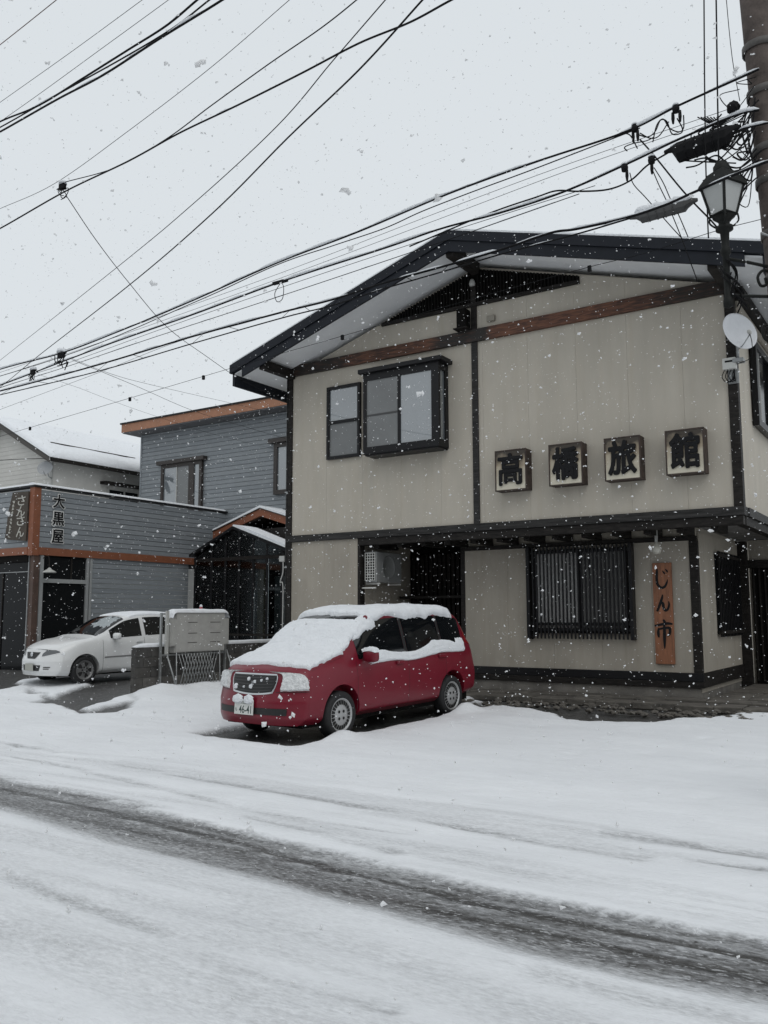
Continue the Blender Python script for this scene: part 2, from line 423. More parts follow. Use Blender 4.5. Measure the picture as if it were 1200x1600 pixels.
def ground_material():
    m = bpy.data.materials.new('trodden_snow'); m.use_nodes = True; n = m.node_tree; b = n.nodes['Principled BSDF']; L = n.links.new
    a = n.nodes.new('ShaderNodeAttribute'); a.attribute_name = 'bare'
    g = n.nodes.new('ShaderNodeNewGeometry'); mp = n.nodes.new('ShaderNodeMapping'); mp.inputs['Scale'].default_value = (.38, 1, 1)
    L(g.outputs['Position'], mp.inputs['Vector'])
    def noise(s, d, vec=mp): 
        t = n.nodes.new('ShaderNodeTexNoise'); t.inputs['Scale'].default_value = s; t.inputs['Detail'].default_value = d; t.inputs['Roughness'].default_value = .7; L(vec.outputs[0], t.inputs['Vector']); return t
    def math_(op, x, y):
        k = n.nodes.new('ShaderNodeMath'); k.operation = op
        for i, q in enumerate((x, y)):
            if isinstance(q, (int, float)): k.inputs[i].default_value = q
            else: L(q, k.inputs[i])
        return k.outputs[0]
    sp = noise(46, 3); sp2 = noise(13, 4)
    # speckled transition: snow crumbs lie on the bare track
    k = math_('SUBTRACT', sp.outputs['Fac'], .5); k2 = math_('SUBTRACT', sp2.outputs['Fac'], .5)
    mid = math_('MULTIPLY', a.outputs['Fac'], math_('SUBTRACT', 1.06, a.outputs['Fac']))
    f = math_('ADD', a.outputs['Fac'], math_('MULTIPLY', math_('ADD', math_('MULTIPLY', k, 4.6), math_('MULTIPLY', k2, 1.6)), mid))
    crumbs = n.nodes.new('ShaderNodeValToRGB'); crumbs.color_ramp.elements[0].position = .60; crumbs.color_ramp.elements[1].position = .70
    crumbs.color_ramp.elements[0].position = .565; crumbs.color_ramp.elements[1].position = .62
    L(noise(52, 3).outputs['Fac'], crumbs.inputs[0])
    rd = n.nodes.new('ShaderNodeSeparateXYZ'); L(g.outputs['Position'], rd.inputs[0])
    onroad = n.nodes.new('ShaderNodeMapRange'); onroad.inputs['From Min'].default_value = 7.5; onroad.inputs['From Max'].default_value = 6.5; onroad.inputs['To Min'].default_value = .25; onroad.inputs['To Max'].default_value = .4; L(rd.outputs['Y'], onroad.inputs['Value'])
    f = math_('MULTIPLY', f, math_('SUBTRACT', 1.0, math_('MULTIPLY', crumbs.outputs[0], onroad.outputs[0])))
    cl = n.nodes.new('ShaderNodeClamp'); L(f, cl.inputs[0])
    big = noise(1.3, 5)
    r1 = n.nodes.new('ShaderNodeValToRGB'); r1.color_ramp.elements[0].position = .3; r1.color_ramp.elements[1].position = .7
    r1.color_ramp.elements[0].color = (.70, .715, .735, 1); r1.color_ramp.elements[1].color = (.79, .805, .825, 1); L(big.outputs['Fac'], r1.inputs[0])
    r2 = n.nodes.new('ShaderNodeValToRGB'); r2.color_ramp.elements[0].position = .35; r2.color_ramp.elements[1].position = .75
    r2.color_ramp.elements[0].color = (.026, .025, .024, 1); r2.color_ramp.elements[1].color = (.075, .073, .069, 1); L(sp2.outputs['Fac'], r2.inputs[0])
    mx = n.nodes.new('ShaderNodeMix'); mx.data_type = 'RGBA'
    L(cl.outputs[0], mx.inputs['Factor']); L(r1.outputs[0], mx.inputs[6]); L(r2.outputs[0], mx.inputs[7]); L(mx.outputs[2], b.inputs['Base Color'])
    rr = n.nodes.new('ShaderNodeMapRange'); rr.inputs['To Min'].default_value = .72; rr.inputs['To Max'].default_value = .34; L(cl.outputs[0], rr.inputs['Value']); L(rr.outputs[0], b.inputs['Roughness'])
    b.inputs['Specular IOR Level'].default_value = .3
    hb = noise(38, 5); hb2 = noise(9, 5)
    hs = math_('ADD', math_('MULTIPLY', hb.outputs['Fac'], .35), hb2.outputs['Fac'])
    bp = n.nodes.new('ShaderNodeBump'); bp.inputs['Strength'].default_value = .75; bp.inputs['Distance'].default_value = .03; L(hs, bp.inputs['Height']); L(bp.outputs[0], b.inputs['Normal'])
    return m
ground = link('snow_ground', me, ground_material()); tag(ground, 'trodden snow over the road and forecourts with a dark slushy wheel track', kind='structure')

# ------------------------------------------------------------------ the inn
XL, XR, Y2, Y1 = -11.78, -2.69, 14.30, 15.20
XM, ZTOP = -7.25, 8.465
YF = 13.21
SL, SR = .314, .286                       # roof falls
def rooftop(x): return ZTOP - (SL*(XM-x) if x < XM else SR*(x-XM))
inn = empty('inn_building', (-7.2, 15.2, .1), 'two-storey beige inn with a low gabled roof and dark timber framing', 'building')
YB = 24.0
# solid core behind the cladding
ZS = .37                                  # roof top to soffit at the wall
gable = [(XL+.02, 3.12), (XR-.02, 3.12), (XR-.02, rooftop(XR)-ZS+.08), (XM, ZTOP-ZS+.1), (XL+.02, rooftop(XL)-ZS+.08)]
V, F = prism_y(gable, Y2+.03, YB); mesh('upper_storey_wall', V, F, BEIGE, inn)
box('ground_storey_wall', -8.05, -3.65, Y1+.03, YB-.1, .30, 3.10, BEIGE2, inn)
# cladding panels of the upper storey
def panel(x0, x1, z0, z1, y, m=BEIGE, th=.028, slope=False):
    p = [(x0+.0013, z0), (x1-.0013, z0), (x1-.0013, z1), (x0+.0013, z1)]
    if slope:
        p = clip(p, -SL, 1, ZTOP-ZS+.06-SL*XM); p = clip(p, SR, 1, ZTOP-ZS+.06+SR*XM)
    if len(p) < 3: return
    V, F = prism_y(p, y, y+th); return mesh('cladding_panel', V, F, m, inn)
xs = [XL+.09] + [XL+.09+.909*k for k in range(1, 10)] + [XR-.13]
xs = [x for x in xs if x < XR-.2] + [XR-.13]
for a, b in zip(xs[:-1], xs[1:]):
    panel(a, b, 3.275, 6.72, Y2)
    panel(a, b, 6.90, 8.4, Y2, slope=True)
# posts, belt and tie beam
box('corner_post', XL-.02, XL+.085, Y2-.025, Y2+.3, .28, 6.80, DARKWOOD, inn)
box('corner_post', XR-.125, XR+.02, Y2-.03, Y2+.12, 3.13, 6.80, DARKWOOD, inn)
box('centre_post', -7.36, -7.24, Y2-.035, Y2+.02, 3.275, 6.712, WORNBLACK, inn)
box('centre_post', -7.355, -7.245, Y2-.045, Y2+.02, 6.955, 7.85, DARKWOOD, inn)
box('belt_board', XL-.03, XR+.03, Y2-.05, Y2+.25, 3.135, 3.273, WORNBLACK, inn, bevel=.006)
box('belt_board', XR-.11, XR+.05, Y2+.25, YB-.4, 3.135, 3.273, WORNBLACK, inn)
box('overhang_beam', -9.95, XR, Y2-.02, Y2+.16, 2.99, 3.132, DARKWOOD, inn, bevel=.006)
box('overhang_beam', XR-.13, XR+.01, Y2+.16, 19.2, 2.99, 3.132, DARKWOOD, inn)
def beam_material():
    m = bpy.data.materials.new('weathered_red_beam'); m.use_nodes = True; n = m.node_tree; b = n.nodes['Principled BSDF']; L = n.links.new
    at = n.nodes.new('ShaderNodeAttribute'); at.attribute_name = 'worn'
    g = n.nodes.new('ShaderNodeNewGeometry'); mp = n.nodes.new('ShaderNodeMapping'); mp.inputs['Scale'].default_value = (1.2, 9, 9); L(g.outputs['Position'], mp.inputs['Vector'])
    t = n.nodes.new('ShaderNodeTexNoise'); t.inputs['Scale'].default_value = 4; t.inputs['Detail'].default_value = 6; L(mp.outputs[0], t.inputs['Vector'])
    r = n.nodes.new('ShaderNodeValToRGB'); r.color_ramp.elements[0].color = (.060, .024, .015, 1); r.color_ramp.elements[1].color = (.165, .068, .036, 1); r.color_ramp.elements[0].position = .35; r.color_ramp.elements[1].position = .68
    L(t.outputs['Fac'], r.inputs[0])
    ad = n.nodes.new('ShaderNodeMath'); ad.operation = 'ADD'; L(at.outputs['Fac'], ad.inputs[0])
    ml = n.nodes.new('ShaderNodeMath'); ml.operation = 'MULTIPLY_ADD'; ml.inputs[1].default_value = 1.2; ml.inputs[2].default_value = -.6; L(t.outputs['Fac'], ml.inputs[0]); L(ml.outputs[0], ad.inputs[1])
    cl = n.nodes.new('ShaderNodeClamp'); L(ad.outputs[0], cl.inputs[0])
    mx = n.nodes.new('ShaderNodeMix'); mx.data_type = 'RGBA'; mx.inputs[6].default_value = (.017, .014, .012, 1); L(cl.outputs[0], mx.inputs['Factor']); L(r.outputs[0], mx.inputs[7]); L(mx.outputs[2], b.inputs['Base Color'])
    b.inputs['Roughness'].default_value = .7; return m
bx = np.linspace(XL-.05, XR-.03, 60); mb = MB()
for x in bx: mb.V += [(x, Y2-.07, 6.715), (x, Y2-.07, 6.95), (x, Y2+.01, 6.95), (x, Y2+.01, 6.715)]
for i in range(59):
    a, b = i*4, i*4+4
    mb.F += [(a, b, b+1, a+1), (a+1, b+1, b+2, a+2), (a+3, b+3, b, a)]
mb.F += [(0, 1, 2, 3), (239, 238, 237, 236)]
tb = mb.build('tie_beam', beam_material(), inn)
wv = np.interp(np.repeat(bx, 4), [-12, -10.6, -10.0, -8.25, -8.05, -6.95, -6.9, -5.3, -4.2, -3.4, -2], [.0, .05, .62, .85, 0, 0, 1.1, 1.05, .65, .05, 0])
tb.data.attributes.new('worn', 'FLOAT', 'POINT').data.foreach_set('value', wv.astype(np.float32))
tag(tb, 'horizontal tie beam with stretches of worn reddish wood')
# small dark box and insulator on the centre post
bb_ = box('lamp_box', -7.56, -7.372, Y2-.24, Y2-.03, 6.975, 7.34, DARK, inn, bevel=.01)
box('box_hood', -7.62, -7.34, Y2-.27, Y2-.02, 6.952, 6.972, DARKWOOD, inn)
V, F = lathe([(0, .0), (.05, .0), (.06, .05), (.045, .10), (.03, .13), (0, .14)], 14, c=(-7.3, Y2-.07, 7.80)); mesh('insulator', V, F, PALEGREY, inn, True)
box('meter_bracket', -7.02, -6.86, Y2-.06, Y2-.002, 7.05, 7.16, mat('beige_conduit', (.25, .23, .19), .7), inn, bevel=.01)
# gable ventilator: vertical slats in a low triangle
LVL = 7.44
def lv_top(x): return min(ZTOP-ZS+.04-SL*(XM-x), ZTOP-ZS+.04-SR*(x-XM), 8.16)
xl_, xr_ = -9.38, -5.21
box('louvre_rail', xl_, xr_, Y2-.055, Y2+.0, LVL-.03, LVL+.035, DARKWOOD, inn)
V, F = prism_y([(xl_, LVL), (xr_, LVL), (xr_, lv_top(xr_)), (XM, lv_top(XM)), (xl_, lv_top(xl_))], Y2-.006, Y2-.003); mesh('louvre_backing', V, F, DARK, inn)
nS = 62
for i in range(nS):
    x = xl_ + (xr_-xl_)*(i+.5)/nS; x0, x1 = x-.016, x+.016
    if -7.37 < x < -7.23: continue
    p = [(x0, LVL+.036), (x1, LVL+.036), (x1, lv_top(x1)), (x0, lv_top(x0))]
    V, F = prism_y(p, Y2-.05, Y2-.008); mesh('louvre_slat', V, F, mat('dark_louvre_slat', (.0065, .006, .0055), .8, spec=.1), inn)  # slats in one even near-black base colour
# roof
def slope_slab(name, xa, xb, top_off, bot_off, y0, y1, m, parent=inn):
    p = [(xa, rooftop(xa)-bot_off), (xb, rooftop(xb)-bot_off), (xb, rooftop(xb)-top_off), (xa, rooftop(xa)-top_off)]
    if xa > xb: p = p[::-1]
    V, F = prism_y(p, y0, y1); return mesh(name, V, F, m, parent)
EL, ER = -12.46, -2.02
roofL = slope_slab('roof', EL, XM, .0, .165, YF+.05, YB+.4, FASCIA); roofR = slope_slab('roof', XM+.001, ER, .0, .165, YF+.05, YB+.4, FASCIA)
for par, a, b in ((roofL, EL-.05, XM), (roofR, XM+.002, ER+.05)):
    slope_slab('bargeboard', a, b, -.03, .15, YF-.03, YF+.045, FASCIA, par)
    a2, b2 = (a+.32, b) if par is roofL else (a, b-.32)
    slope_slab('bargeboard', a2, b2, .152, .355, YF, YF+.04, FASCIA, par)
    a3, b3 = (EL+.02, XM-.0) if par is roofL else (XM+.001, ER-.02)
    slope_slab('soffit', a3, b3, .168, .19, YF+.05, YB, SOFFIT, par)
    slope_slab('roof_snow', a+.04, b, -.075, -.033, YF+.0, YB+.3, SNOW, par)
for xe, par, s in ((EL, roofL, -1), (ER, roofR, 1)):
    box('eave_fascia', xe-.03, xe+.03, YF+.05, YB+.3, rooftop(xe)-.42, rooftop(xe)+.03, FASCIA, par)
# purlins carrying the overhang
V, F = prism_y([(-7.33, 8.03), (-7.17, 8.03), (-7.17, 8.245), (-7.25, 8.27), (-7.33, 8.245)], YF+.06, Y2+.0); mesh('ridge_purlin', V, F, DARKWOOD, inn)
for x, s in ((XL+.02, 1), (XR-.14, 1)):
    z = rooftop(x+.06)-.21
    box('eave_purlin', x, x+.14, YF+.06, Y2-.03, z-.20, z-.01, DARKWOOD, inn)
box('eave_purlin', XR-.02, XR+.14, Y2+.12, YB, 6.66, 6.84, DARKWOOD, inn)
box('soffit_trim', XR+.005, XR+.05, Y2+.15, YB, 6.50, 6.62, BEIGE2, inn)
# upper windows
def pane_frame(x0, x1, z0, z1, y, t=.05, d=.06, parent=inn, m=ALBLACK, name='window_frame'):
    mb = MB(); mb.box(x0, x1, y-d, y, z1-t, z1); mb.box(x0, x1, y-d, y, z0, z0+t); mb.box(x0, x0+t, y-d, y, z0+t, z1-t); mb.box(x1-t, x1, y-d, y, z0+t, z1-t)
    return mb.build(name, m, parent)
wf = pane_frame(-10.74, -9.90, 4.80, 6.33, Y2-.002, .06, .07)
tag(wf, 'narrow two-pane window beside the bay')
box('pane', -10.68, -9.96, Y2-.035, Y2-.004, 5.60, 6.27, GLASS_C, wf); box('pane', -10.68, -9.96, Y2-.035, Y2-.004, 4.86, 5.54, GLASS_F, wf)
box('window_rail', -10.68, -9.96, Y2-.07, Y2-.003, 5.54, 5.60, ALBLACK, wf)
# bay window
BX0, BX1, BY, BZ0, BZ1 = -9.60, -7.88, Y2-.38, 4.74, 6.36
bay = empty('bay_window', (0, 0, 0), 'x', None); del bay['label']; bay.parent = inn; bay.location = -Vector(ORG[inn.name]); ORG[bay.name] = Vector((0, 0, 0))
def bframe():
    mb = MB()
    mb.box(BX0, BX1, BY, Y2-.001, BZ0, BZ0+.14); mb.box(BX0, BX1, BY, Y2-.001, BZ1-.14, BZ1)
    mb.box(BX0, BX0+.07, BY, BY+.07, BZ0+.14, BZ1-.14); mb.box(BX1-.16, BX1, BY, BY+.07, BZ0+.14, BZ1-.14)
    mb.box(BX1-.06, BX1, Y2-.12, Y2-.001, BZ0+.14, BZ1-.14); mb.box(BX0, BX0+.06, BY+.07, Y2-.001, BZ0+.14, BZ1-.14)
    return mb
bframe().build('bay_frame', ALBLACK, bay)
box('bay_cap', BX0-.08, BX1+.10, BY-.08, Y2-.001, BZ1+.002, BZ1+.09, ALBLACK, bay, bevel=.012)
box('bay_foot', BX0+.03, BX1-.03, BY+.03, Y2-.001, BZ0-.03, BZ0-.002, ALBLACK, bay)
xm = (BX0+BX1)/2-.03
box('sash_rail', xm-.03, xm+.03, BY+.01, BY+.05, BZ0+.14, BZ1-.14, ALBLACK, bay)
p1 = box('pane', BX0+.07, xm-.03, BY+.025, BY+.04, BZ0+.14, BZ1-.14, GLASS_F, bay)
box('pane_rail', BX0+.07, xm-.03, BY+.012, BY+.024, 5.50, 5.53, mat('grey_rail', (.05, .05, .05), .5), bay)
box('pane', xm+.03, BX1-.16, BY+.03, BY+.045, BZ0+.14, BZ1-.14, GLASS_C, bay)
box('pane', BX1-.045, BX1-.03, BY+.07, Y2-.12, BZ0+.14, BZ1-.14, GLASS_C, bay)
box('interior_screen', BX0+.08, BX1-.2, BY+.1, Y2-.01, BZ0+.145, BZ1-.145, GLASS_F, bay)
box('window_downpipe', -9.76, -9.725, Y2-.05, Y2-.002, 4.80, 6.33, PALEGREY, inn)
# windows in the right flank
wr = MB(); 
for a in ((15.55, 18.2, 6.14, 6.26), (15.55, 18.2, 4.78, 4.90), (15.55, 15.67, 4.90, 6.14), (16.85, 16.93, 4.90, 6.14), (18.08, 18.2, 4.90, 6.14)): wr.box(XR+.002, XR+.10, *a)
wrf = wr.build('window_frame', ALBLACK, inn)
box('pane', XR+.004, XR+.04, 15.67, 16.85, 4.90, 6.14, GLASS_D, wrf); box('pane', XR+.004, XR+.04, 16.93, 18.08, 4.90, 6.14, GLASS_C, wrf)
for k in range(4): box('window_bar', XR+.05, XR+.065, 15.78+.07*k, 15.795+.07*k, 4.9, 6.14, PALEGREY, wrf)
# underside of the overhang: darkened boards between dark joists
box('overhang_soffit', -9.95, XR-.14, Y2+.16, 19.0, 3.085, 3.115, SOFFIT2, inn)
jx_ = -9.7
while jx_ < XR-.2:
    box('joist', jx_, jx_+.11, Y2+.165, Y1+.0, 2.93, 3.084, DARKWOOD, inn); jx_ += .54
box('wall_plate', -8.05, -3.62, Y1-.05, Y1+.02, 2.85, 2.925, DARKWOOD, inn)
# ground storey cladding
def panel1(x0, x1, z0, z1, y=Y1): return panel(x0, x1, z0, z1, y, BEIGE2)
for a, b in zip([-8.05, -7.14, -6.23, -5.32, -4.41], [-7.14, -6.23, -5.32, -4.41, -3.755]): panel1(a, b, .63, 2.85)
box('corner_post', -3.755, -3.62, Y1-.02, Y1+.1, .60, 2.85, DARKWOOD, inn)
box('end_post', -8.14, -8.052, Y1-.01, Y1+.12, .3, 2.93, DARKWOOD, inn)
box('base_board', -8.14, -3.60, Y1-.045, Y1+.02, .49, .628, ALBLACK, inn, bevel=.006); box('base_board', -8.14, -3.59, Y1-.06, Y1+.02, .385, .486, DARKWOOD, inn, bevel=.006)
box('base_board', -3.66, -3.60, Y1+.021, 18.42, .385, .628, DARKWOOD, inn)
box('foundation', -8.12, -3.66, Y1-.02, YB-.2, -.1, .384, CONC, inn)
# left wing, flush with the upper storey
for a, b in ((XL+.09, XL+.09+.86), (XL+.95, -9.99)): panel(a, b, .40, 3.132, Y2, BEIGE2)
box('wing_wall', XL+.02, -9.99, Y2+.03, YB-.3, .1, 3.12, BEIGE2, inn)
box('wing_post', -9.99, -9.93, Y2-.005, Y2+.16, .1, 3.13, DARKWOOD, inn)
box('foundation', XL, -9.95, Y2-.01, YB-.3, -.1, .395, CONC, inn)
# downpipe and meter at the far left corner
V, F = tube([(XL-.07, Y2+.02, .2), (XL-.07, Y2+.02, 6.7)], .028, 10); mesh('downpipe', V, F, WORNBLACK, inn, True)
mq = onY(443, 873, Y2); box('meter_box', XL-.24, XL-.10, Y2-.02, Y2+.12, mq[2]-.06, mq[2]+.06, PALEGREY, inn, bevel=.01)
V, F = tube(catmull([(XL-.14, Y2, mq[2]-.06), (XL-.13, Y2-.02, mq[2]-.3), (XL-.2, Y2-.02, mq[2]-.5), (XL-.12, Y2-.02, mq[2]-.62), (XL-.15, Y2, .9)], 6), .012); mesh('meter_pipe', V, F, PALEGREY, inn, True)
for z_ in (1.2, 2.6, 4.2, 5.8): box('pipe_bracket', XL-.11, XL-.02, Y2-.012, Y2+.012, z_, z_+.03, STEEL, inn)
# dark alcove with upright boards behind the minivan
box('alcove_wall', -9.98, -8.06, 16.3, 16.4, .0, 3.08, DARK, inn)
for k in range(17):
    box('alcove_board', -9.9+.108*k, -9.9+.108*k+.07, 16.25, 16.298, .2, 2.9, DARKWOOD, inn)
box('alcove_floor', -9.95, -8.14, 14.35, 16.25, .05, .16, CONC, inn)
box('alcove_shelf', -9.92, -8.2, 15.75, 16.2, 1.95, 2.0, DARKWOOD, inn)
# lattice window of the ground storey
GX0, GX1, GZ0, GZ1 = -6.66, -4.73, 1.17, 2.84
gr = empty('lattice_window', (0, 0, 0), 'x', None); del gr['label']; gr.parent = inn; gr.location = -Vector(ORG[inn.name]); ORG[gr.name] = Vector((0, 0, 0))
pane_frame(GX0+.08, GX1-.08, GZ0+.10, GZ1-.05, Y1-.003, .06, .06, gr)
box('pane', GX0+.14, -5.72, Y1-.03, Y1-.006, GZ0+.16, GZ1-.11, mat('pale_blind_glass', (.46, .46, .45), .3, var=.1, scale=2), gr); box('pane', -5.66, GX1-.14, Y1-.04, Y1-.016, GZ0+.16, GZ1-.11, mat('dim_window_glass', (.17, .17, .165), .2, var=.15, scale=2), gr)
box('meeting_stile', -5.73, -5.65, Y1-.07, Y1-.005, GZ0+.16, GZ1-.11, ALBLACK, gr)
for z in (GZ0+.14, GZ0+.24, GZ1-.12): box('lattice_rail', GX0, GX1, Y1-.11, Y1-.085, z, z+.055, ALBLACK, gr)
n1 = 27
for i in range(n1):
    x = GX0 + .02 + (GX1-GX0-.04)*i/(n1-1)
    box('lattice_slat', x-.014, x+.014, Y1-.135, Y1-.111, GZ0, GZ1+.0, ALBLACK, gr)
for x in (GX0-.03, GX1-.03): box('lattice_post', x, x+.06, Y1-.16, Y1-.002, GZ0-.01, GZ1+.01, ALBLACK, gr)
# right flank, ground storey: wall, lattice, porch
XS = -3.62
mb = MB(); mb.V, mb.F = [], []
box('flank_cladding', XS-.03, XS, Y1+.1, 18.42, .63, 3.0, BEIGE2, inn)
for k in range(15):
    box('lattice_slat', XS+.05, XS+.08, 16.42+.125*k, 16.46+.125*k, 1.20, 2.74, ALBLACK, inn)
box('flank_window', XS+.002, XS+.04, 16.4, 18.3, 1.25, 2.70, GLASS_D, inn)
for z in (1.25, 2.64): box('lattice_rail', XS+.03, XS+.09, 16.38, 18.32, z, z+.06, DARKWOOD, inn)
box('porch_post', -3.66, -3.46, 18.42, 18.62, .2, 3.05, DARKWOOD, inn)
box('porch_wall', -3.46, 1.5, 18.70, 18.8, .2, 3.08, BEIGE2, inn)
box('porch_lintel', -3.46, 1.5, 18.60, 18.70, 2.52, 2.68, DARKWOOD, inn)
pd = box('sliding_door', -3.40, -2.75, 18.62, 18.69, .25, 2.52, DARK, inn)
for k in range(6): box('door_slat', -3.38+.105*k, -3.35+.105*k, 18.59, 18.619, .30, 2.5, DARKWOOD, pd)
box('door_sill', -3.5, 1.5, 18.45, 18.72, .17, .25, DARKWOOD, inn)
box('porch_base_board', -2.7, 1.5, 18.66, 18.699, .25, .60, DARKWOOD, inn)
# fire-lamp bulb under the overhang
lb_ = onY(1026, 858, Y1-.35)
V, F = lathe([(0, -.09), (.05, -.08), (.075, -.03), (.07, .03), (.04, .07), (.03, .12), (0, .12)], 14, c=(lb_[0], Y1-.35, lb_[2]))
mesh('porch_lamp', V, F, mat('milky_glass', (.5, .48, .42), .3), inn, True)
box('lamp_bracket', lb_[0]-.02, lb_[0]+.02, Y1-.37, Y1-.33, lb_[2]+.12, 3.08, PALEGREY, inn)

# ------------------------------------------------------------------ stone apron
apron = mesh('apron_pavement', bv(-8.3, 1.0, 14.15, 15.16, -.1, .155), BF, STONE); tag(apron, 'stone apron along the foot of the inn', kind='structure')
def stones(par, x0, x1, y0, y1, z, wmin, wmax, seed):
    r = random.Random(seed); x = x0
    while x < x1-.1:
        wv_ = min(r.uniform(wmin, wmax), x1-x); j = lambda: r.uniform(-.018, .018)
        q = [(x+.012+j(), y0+j()), (x+wv_-.012+j(), y0+j()), (x+wv_-.012+j(), y1+j()), (x+.012+j(), y1+j())]
        zt_ = z + r.uniform(-.012, .014); c = .02
        cx, cy = sum(p[0] for p in q)/4, sum(p[1] for p in q)/4
        V = [(a, b, z-.09) for a, b in q] + [(a, b, zt_-.012) for a, b in q] + [(a+(cx-a)*.05, b+(cy-b)*.06, zt_) for a, b in q]
        F = [(8, 9, 10, 11)] + [(i, (i+1) % 4, (i+1) % 4+4, i+4) for i in range(4)] + [(i+4, (i+1) % 4+4, (i+1) % 4+8, i+8) for i in range(4)]
        mesh('paving_stone', V, F, STONE, par); x += wv_
stones(apron, -8.2, -2.4, 14.66, 15.13, .225, .45, .8, 1)
stones(apron, -8.3, -2.2, 14.12, 14.63, .20, .35, .7, 2)
stones(apron, -3.55, -1.2, 15.2, 15.8, .235, .5, .9, 3); stones(apron, -3.5, -1.0, 15.84, 16.5, .24, .5, .9, 4); stones(apron, -3.5, -.8, 16.55, 17.3, .245, .6, .9, 5); stones(apron, -3.45, -.6, 17.35, 18.4, .25, .7, 1.0, 6)
box('porch_paving_bed', -3.6, 1.0, 15.16, 18.6, -.1, .19, STONE, apron)
for k in range(200):                                   # broken kerb stones at the melt edge
    x = rng.uniform(-8.4, -2.0); y = rng.uniform(13.2, 14.12) + .12*math.sin(x*2); s = rng.uniform(.015, .075)
    bm = bmesh.new(); bmesh.ops.create_icosphere(bm, subdivisions=1, radius=1)
    for v_ in bm.verts: v_.co = Vector((v_.co.x*s*rng.uniform(.8, 1.4), v_.co.y*s*rng.uniform(.7, 1.2), v_.co.z*s*.55*rng.uniform(.7, 1.2)))
    me_ = bpy.data.meshes.new('rubble_stone'); bm.to_mesh(me_); bm.free()
    o = link('rubble_stone', me_, STONE, apron); o.location = (x, y, float(gz(x, y))+.02)
# ------------------------------------------------------------------ signs on the inn
def signface_material():
    m = bpy.data.materials.new('stained_sign_face'); m.use_nodes = True; n = m.node_tree; b = n.nodes['Principled BSDF']; L = n.links.new
    tc = n.nodes.new('ShaderNodeTexCoord'); sp = n.nodes.new('ShaderNodeSeparateXYZ'); L(tc.outputs['Generated'], sp.inputs[0])
    t = n.nodes.new('ShaderNodeTexNoise'); t.inputs['Scale'].default_value = 5; t.inputs['Detail'].default_value = 5; L(tc.outputs['Object'], t.inputs['Vector'])
    # soot and rust that ran down from the top edge
    a = n.nodes.new('ShaderNodeMath'); a.operation = 'MULTIPLY_ADD'; a.inputs[1].default_value = .9; L(t.outputs['Fac'], a.inputs[0]); L(sp.outputs['Z'], a.inputs[2])
    r = n.nodes.new('ShaderNodeValToRGB'); e = r.color_ramp.elements
    e[0].position = .42; e[0].color = (.56, .52, .42, 1); e[1].position = .86; e[1].color = (.045, .035, .025, 1)
    k = e.new(.66); k.color = (.34, .28, .20, 1)
    d = n.nodes.new('ShaderNodeMath'); d.operation = 'DIVIDE'; d.inputs[1].default_value = 1.6; L(a.outputs[0], d.inputs[0]); L(d.outputs[0], r.inputs[0]); L(r.outputs[0], b.inputs['Base Color']); b.inputs['Roughness'].default_value = .5
    return m
SIGNF = signface_material()
RUST = mat('rusty_sign_casing', (.040, .026, .020), rough=.7, var=.5, scale=8)
YS = Y2-.25
lab = ['leftmost of four square sign boxes on the beige wall, one black brush character', 'second from left of the four square sign boxes, dense sooty brush character',
       'third from left of the four square sign boxes, sooty above its black character', 'rightmost of the four square sign boxes, nearest the satellite dish']
for (x0, x1, z0, z1), ch, lb in zip([(-6.80, -6.20, 3.80, 4.53), (-5.77, -5.17, 3.81, 4.53), (-4.78, -4.18, 3.81, 4.53), (-3.77, -3.17, 3.82, 4.54)], '高橋旅館', lab):
    s = empty('sign_box', ((x0+x1)/2, Y2, z0), lb, 'sign', 'square sign boxes on the inn wall')
    mb = MB(); mb.box(x0, x1, YS+.01, Y2-.002, z0, z1)
    mb.build('casing', RUST, s)
    t = .018; mb = MB(); mb.box(x0-.004, x1+.004, YS-.006, YS+.009, z1-t, z1+.004); mb.box(x0-.004, x1+.004, YS-.006, YS+.009, z0-.004, z0+t); mb.box(x0-.004, x0+t, YS-.006, YS+.009, z0+t, z1-t); mb.box(x1-t, x1+.004, YS-.006, YS+.009, z0+t, z1-t)
    mb.build('rim', RUST, s)
    fc = box('face', x0+t, x1-t, YS+.002, YS+.0095, z0+t, z1-t, SIGNF, s)
    place_glyph('character', ch, ((x0+x1)/2-.0, YS+.001, (z0+z1)/2+.015), .48, .58, (1, 0, 0), (0, -1, 0), BLACKPAINT, s, offset=.0, depth=.03, bold=.026 if ch == '高' else .036)
# upright wooden board with three brushed characters
BW = mat('red_brown_board', (.22, .088, .042), rough=.6, var=.35, scale=4, bump=.2, bscale=30, stretch=(5, 1, .7))
bd = empty('name_board', (-4.215, Y1-.04, .77), 'upright reddish wooden name board with three black brush characters beside the lattice', 'sign')
box('board', -4.375, -4.055, Y1-.055, Y1-.003, .765, 2.487, BW, bd, bevel=.008)
JI = [[(.20, .98, .10), (.17, .80, .17), (.15, .5, .18), (.20, .22, .18), (.42, .06, .17), (.66, .10, .16), (.82, .30, .12), (.88, .46, .05)], [(.55, .90, .05), (.66, .80, .12), (.70, .74, .06)], [(.76, .98, .05), (.86, .89, .12), (.90, .82, .06)]]
NN = [[(.50, 1.0, .08), (.44, .78, .15), (.30, .44, .17), (.12, .06, .14)], [(.22, .30, .06), (.36, .52, .14), (.50, .50, .18), (.54, .26, .17), (.64, .10, .16), (.80, .16, .14), (.90, .42, .12), (.88, .62, .05)]]
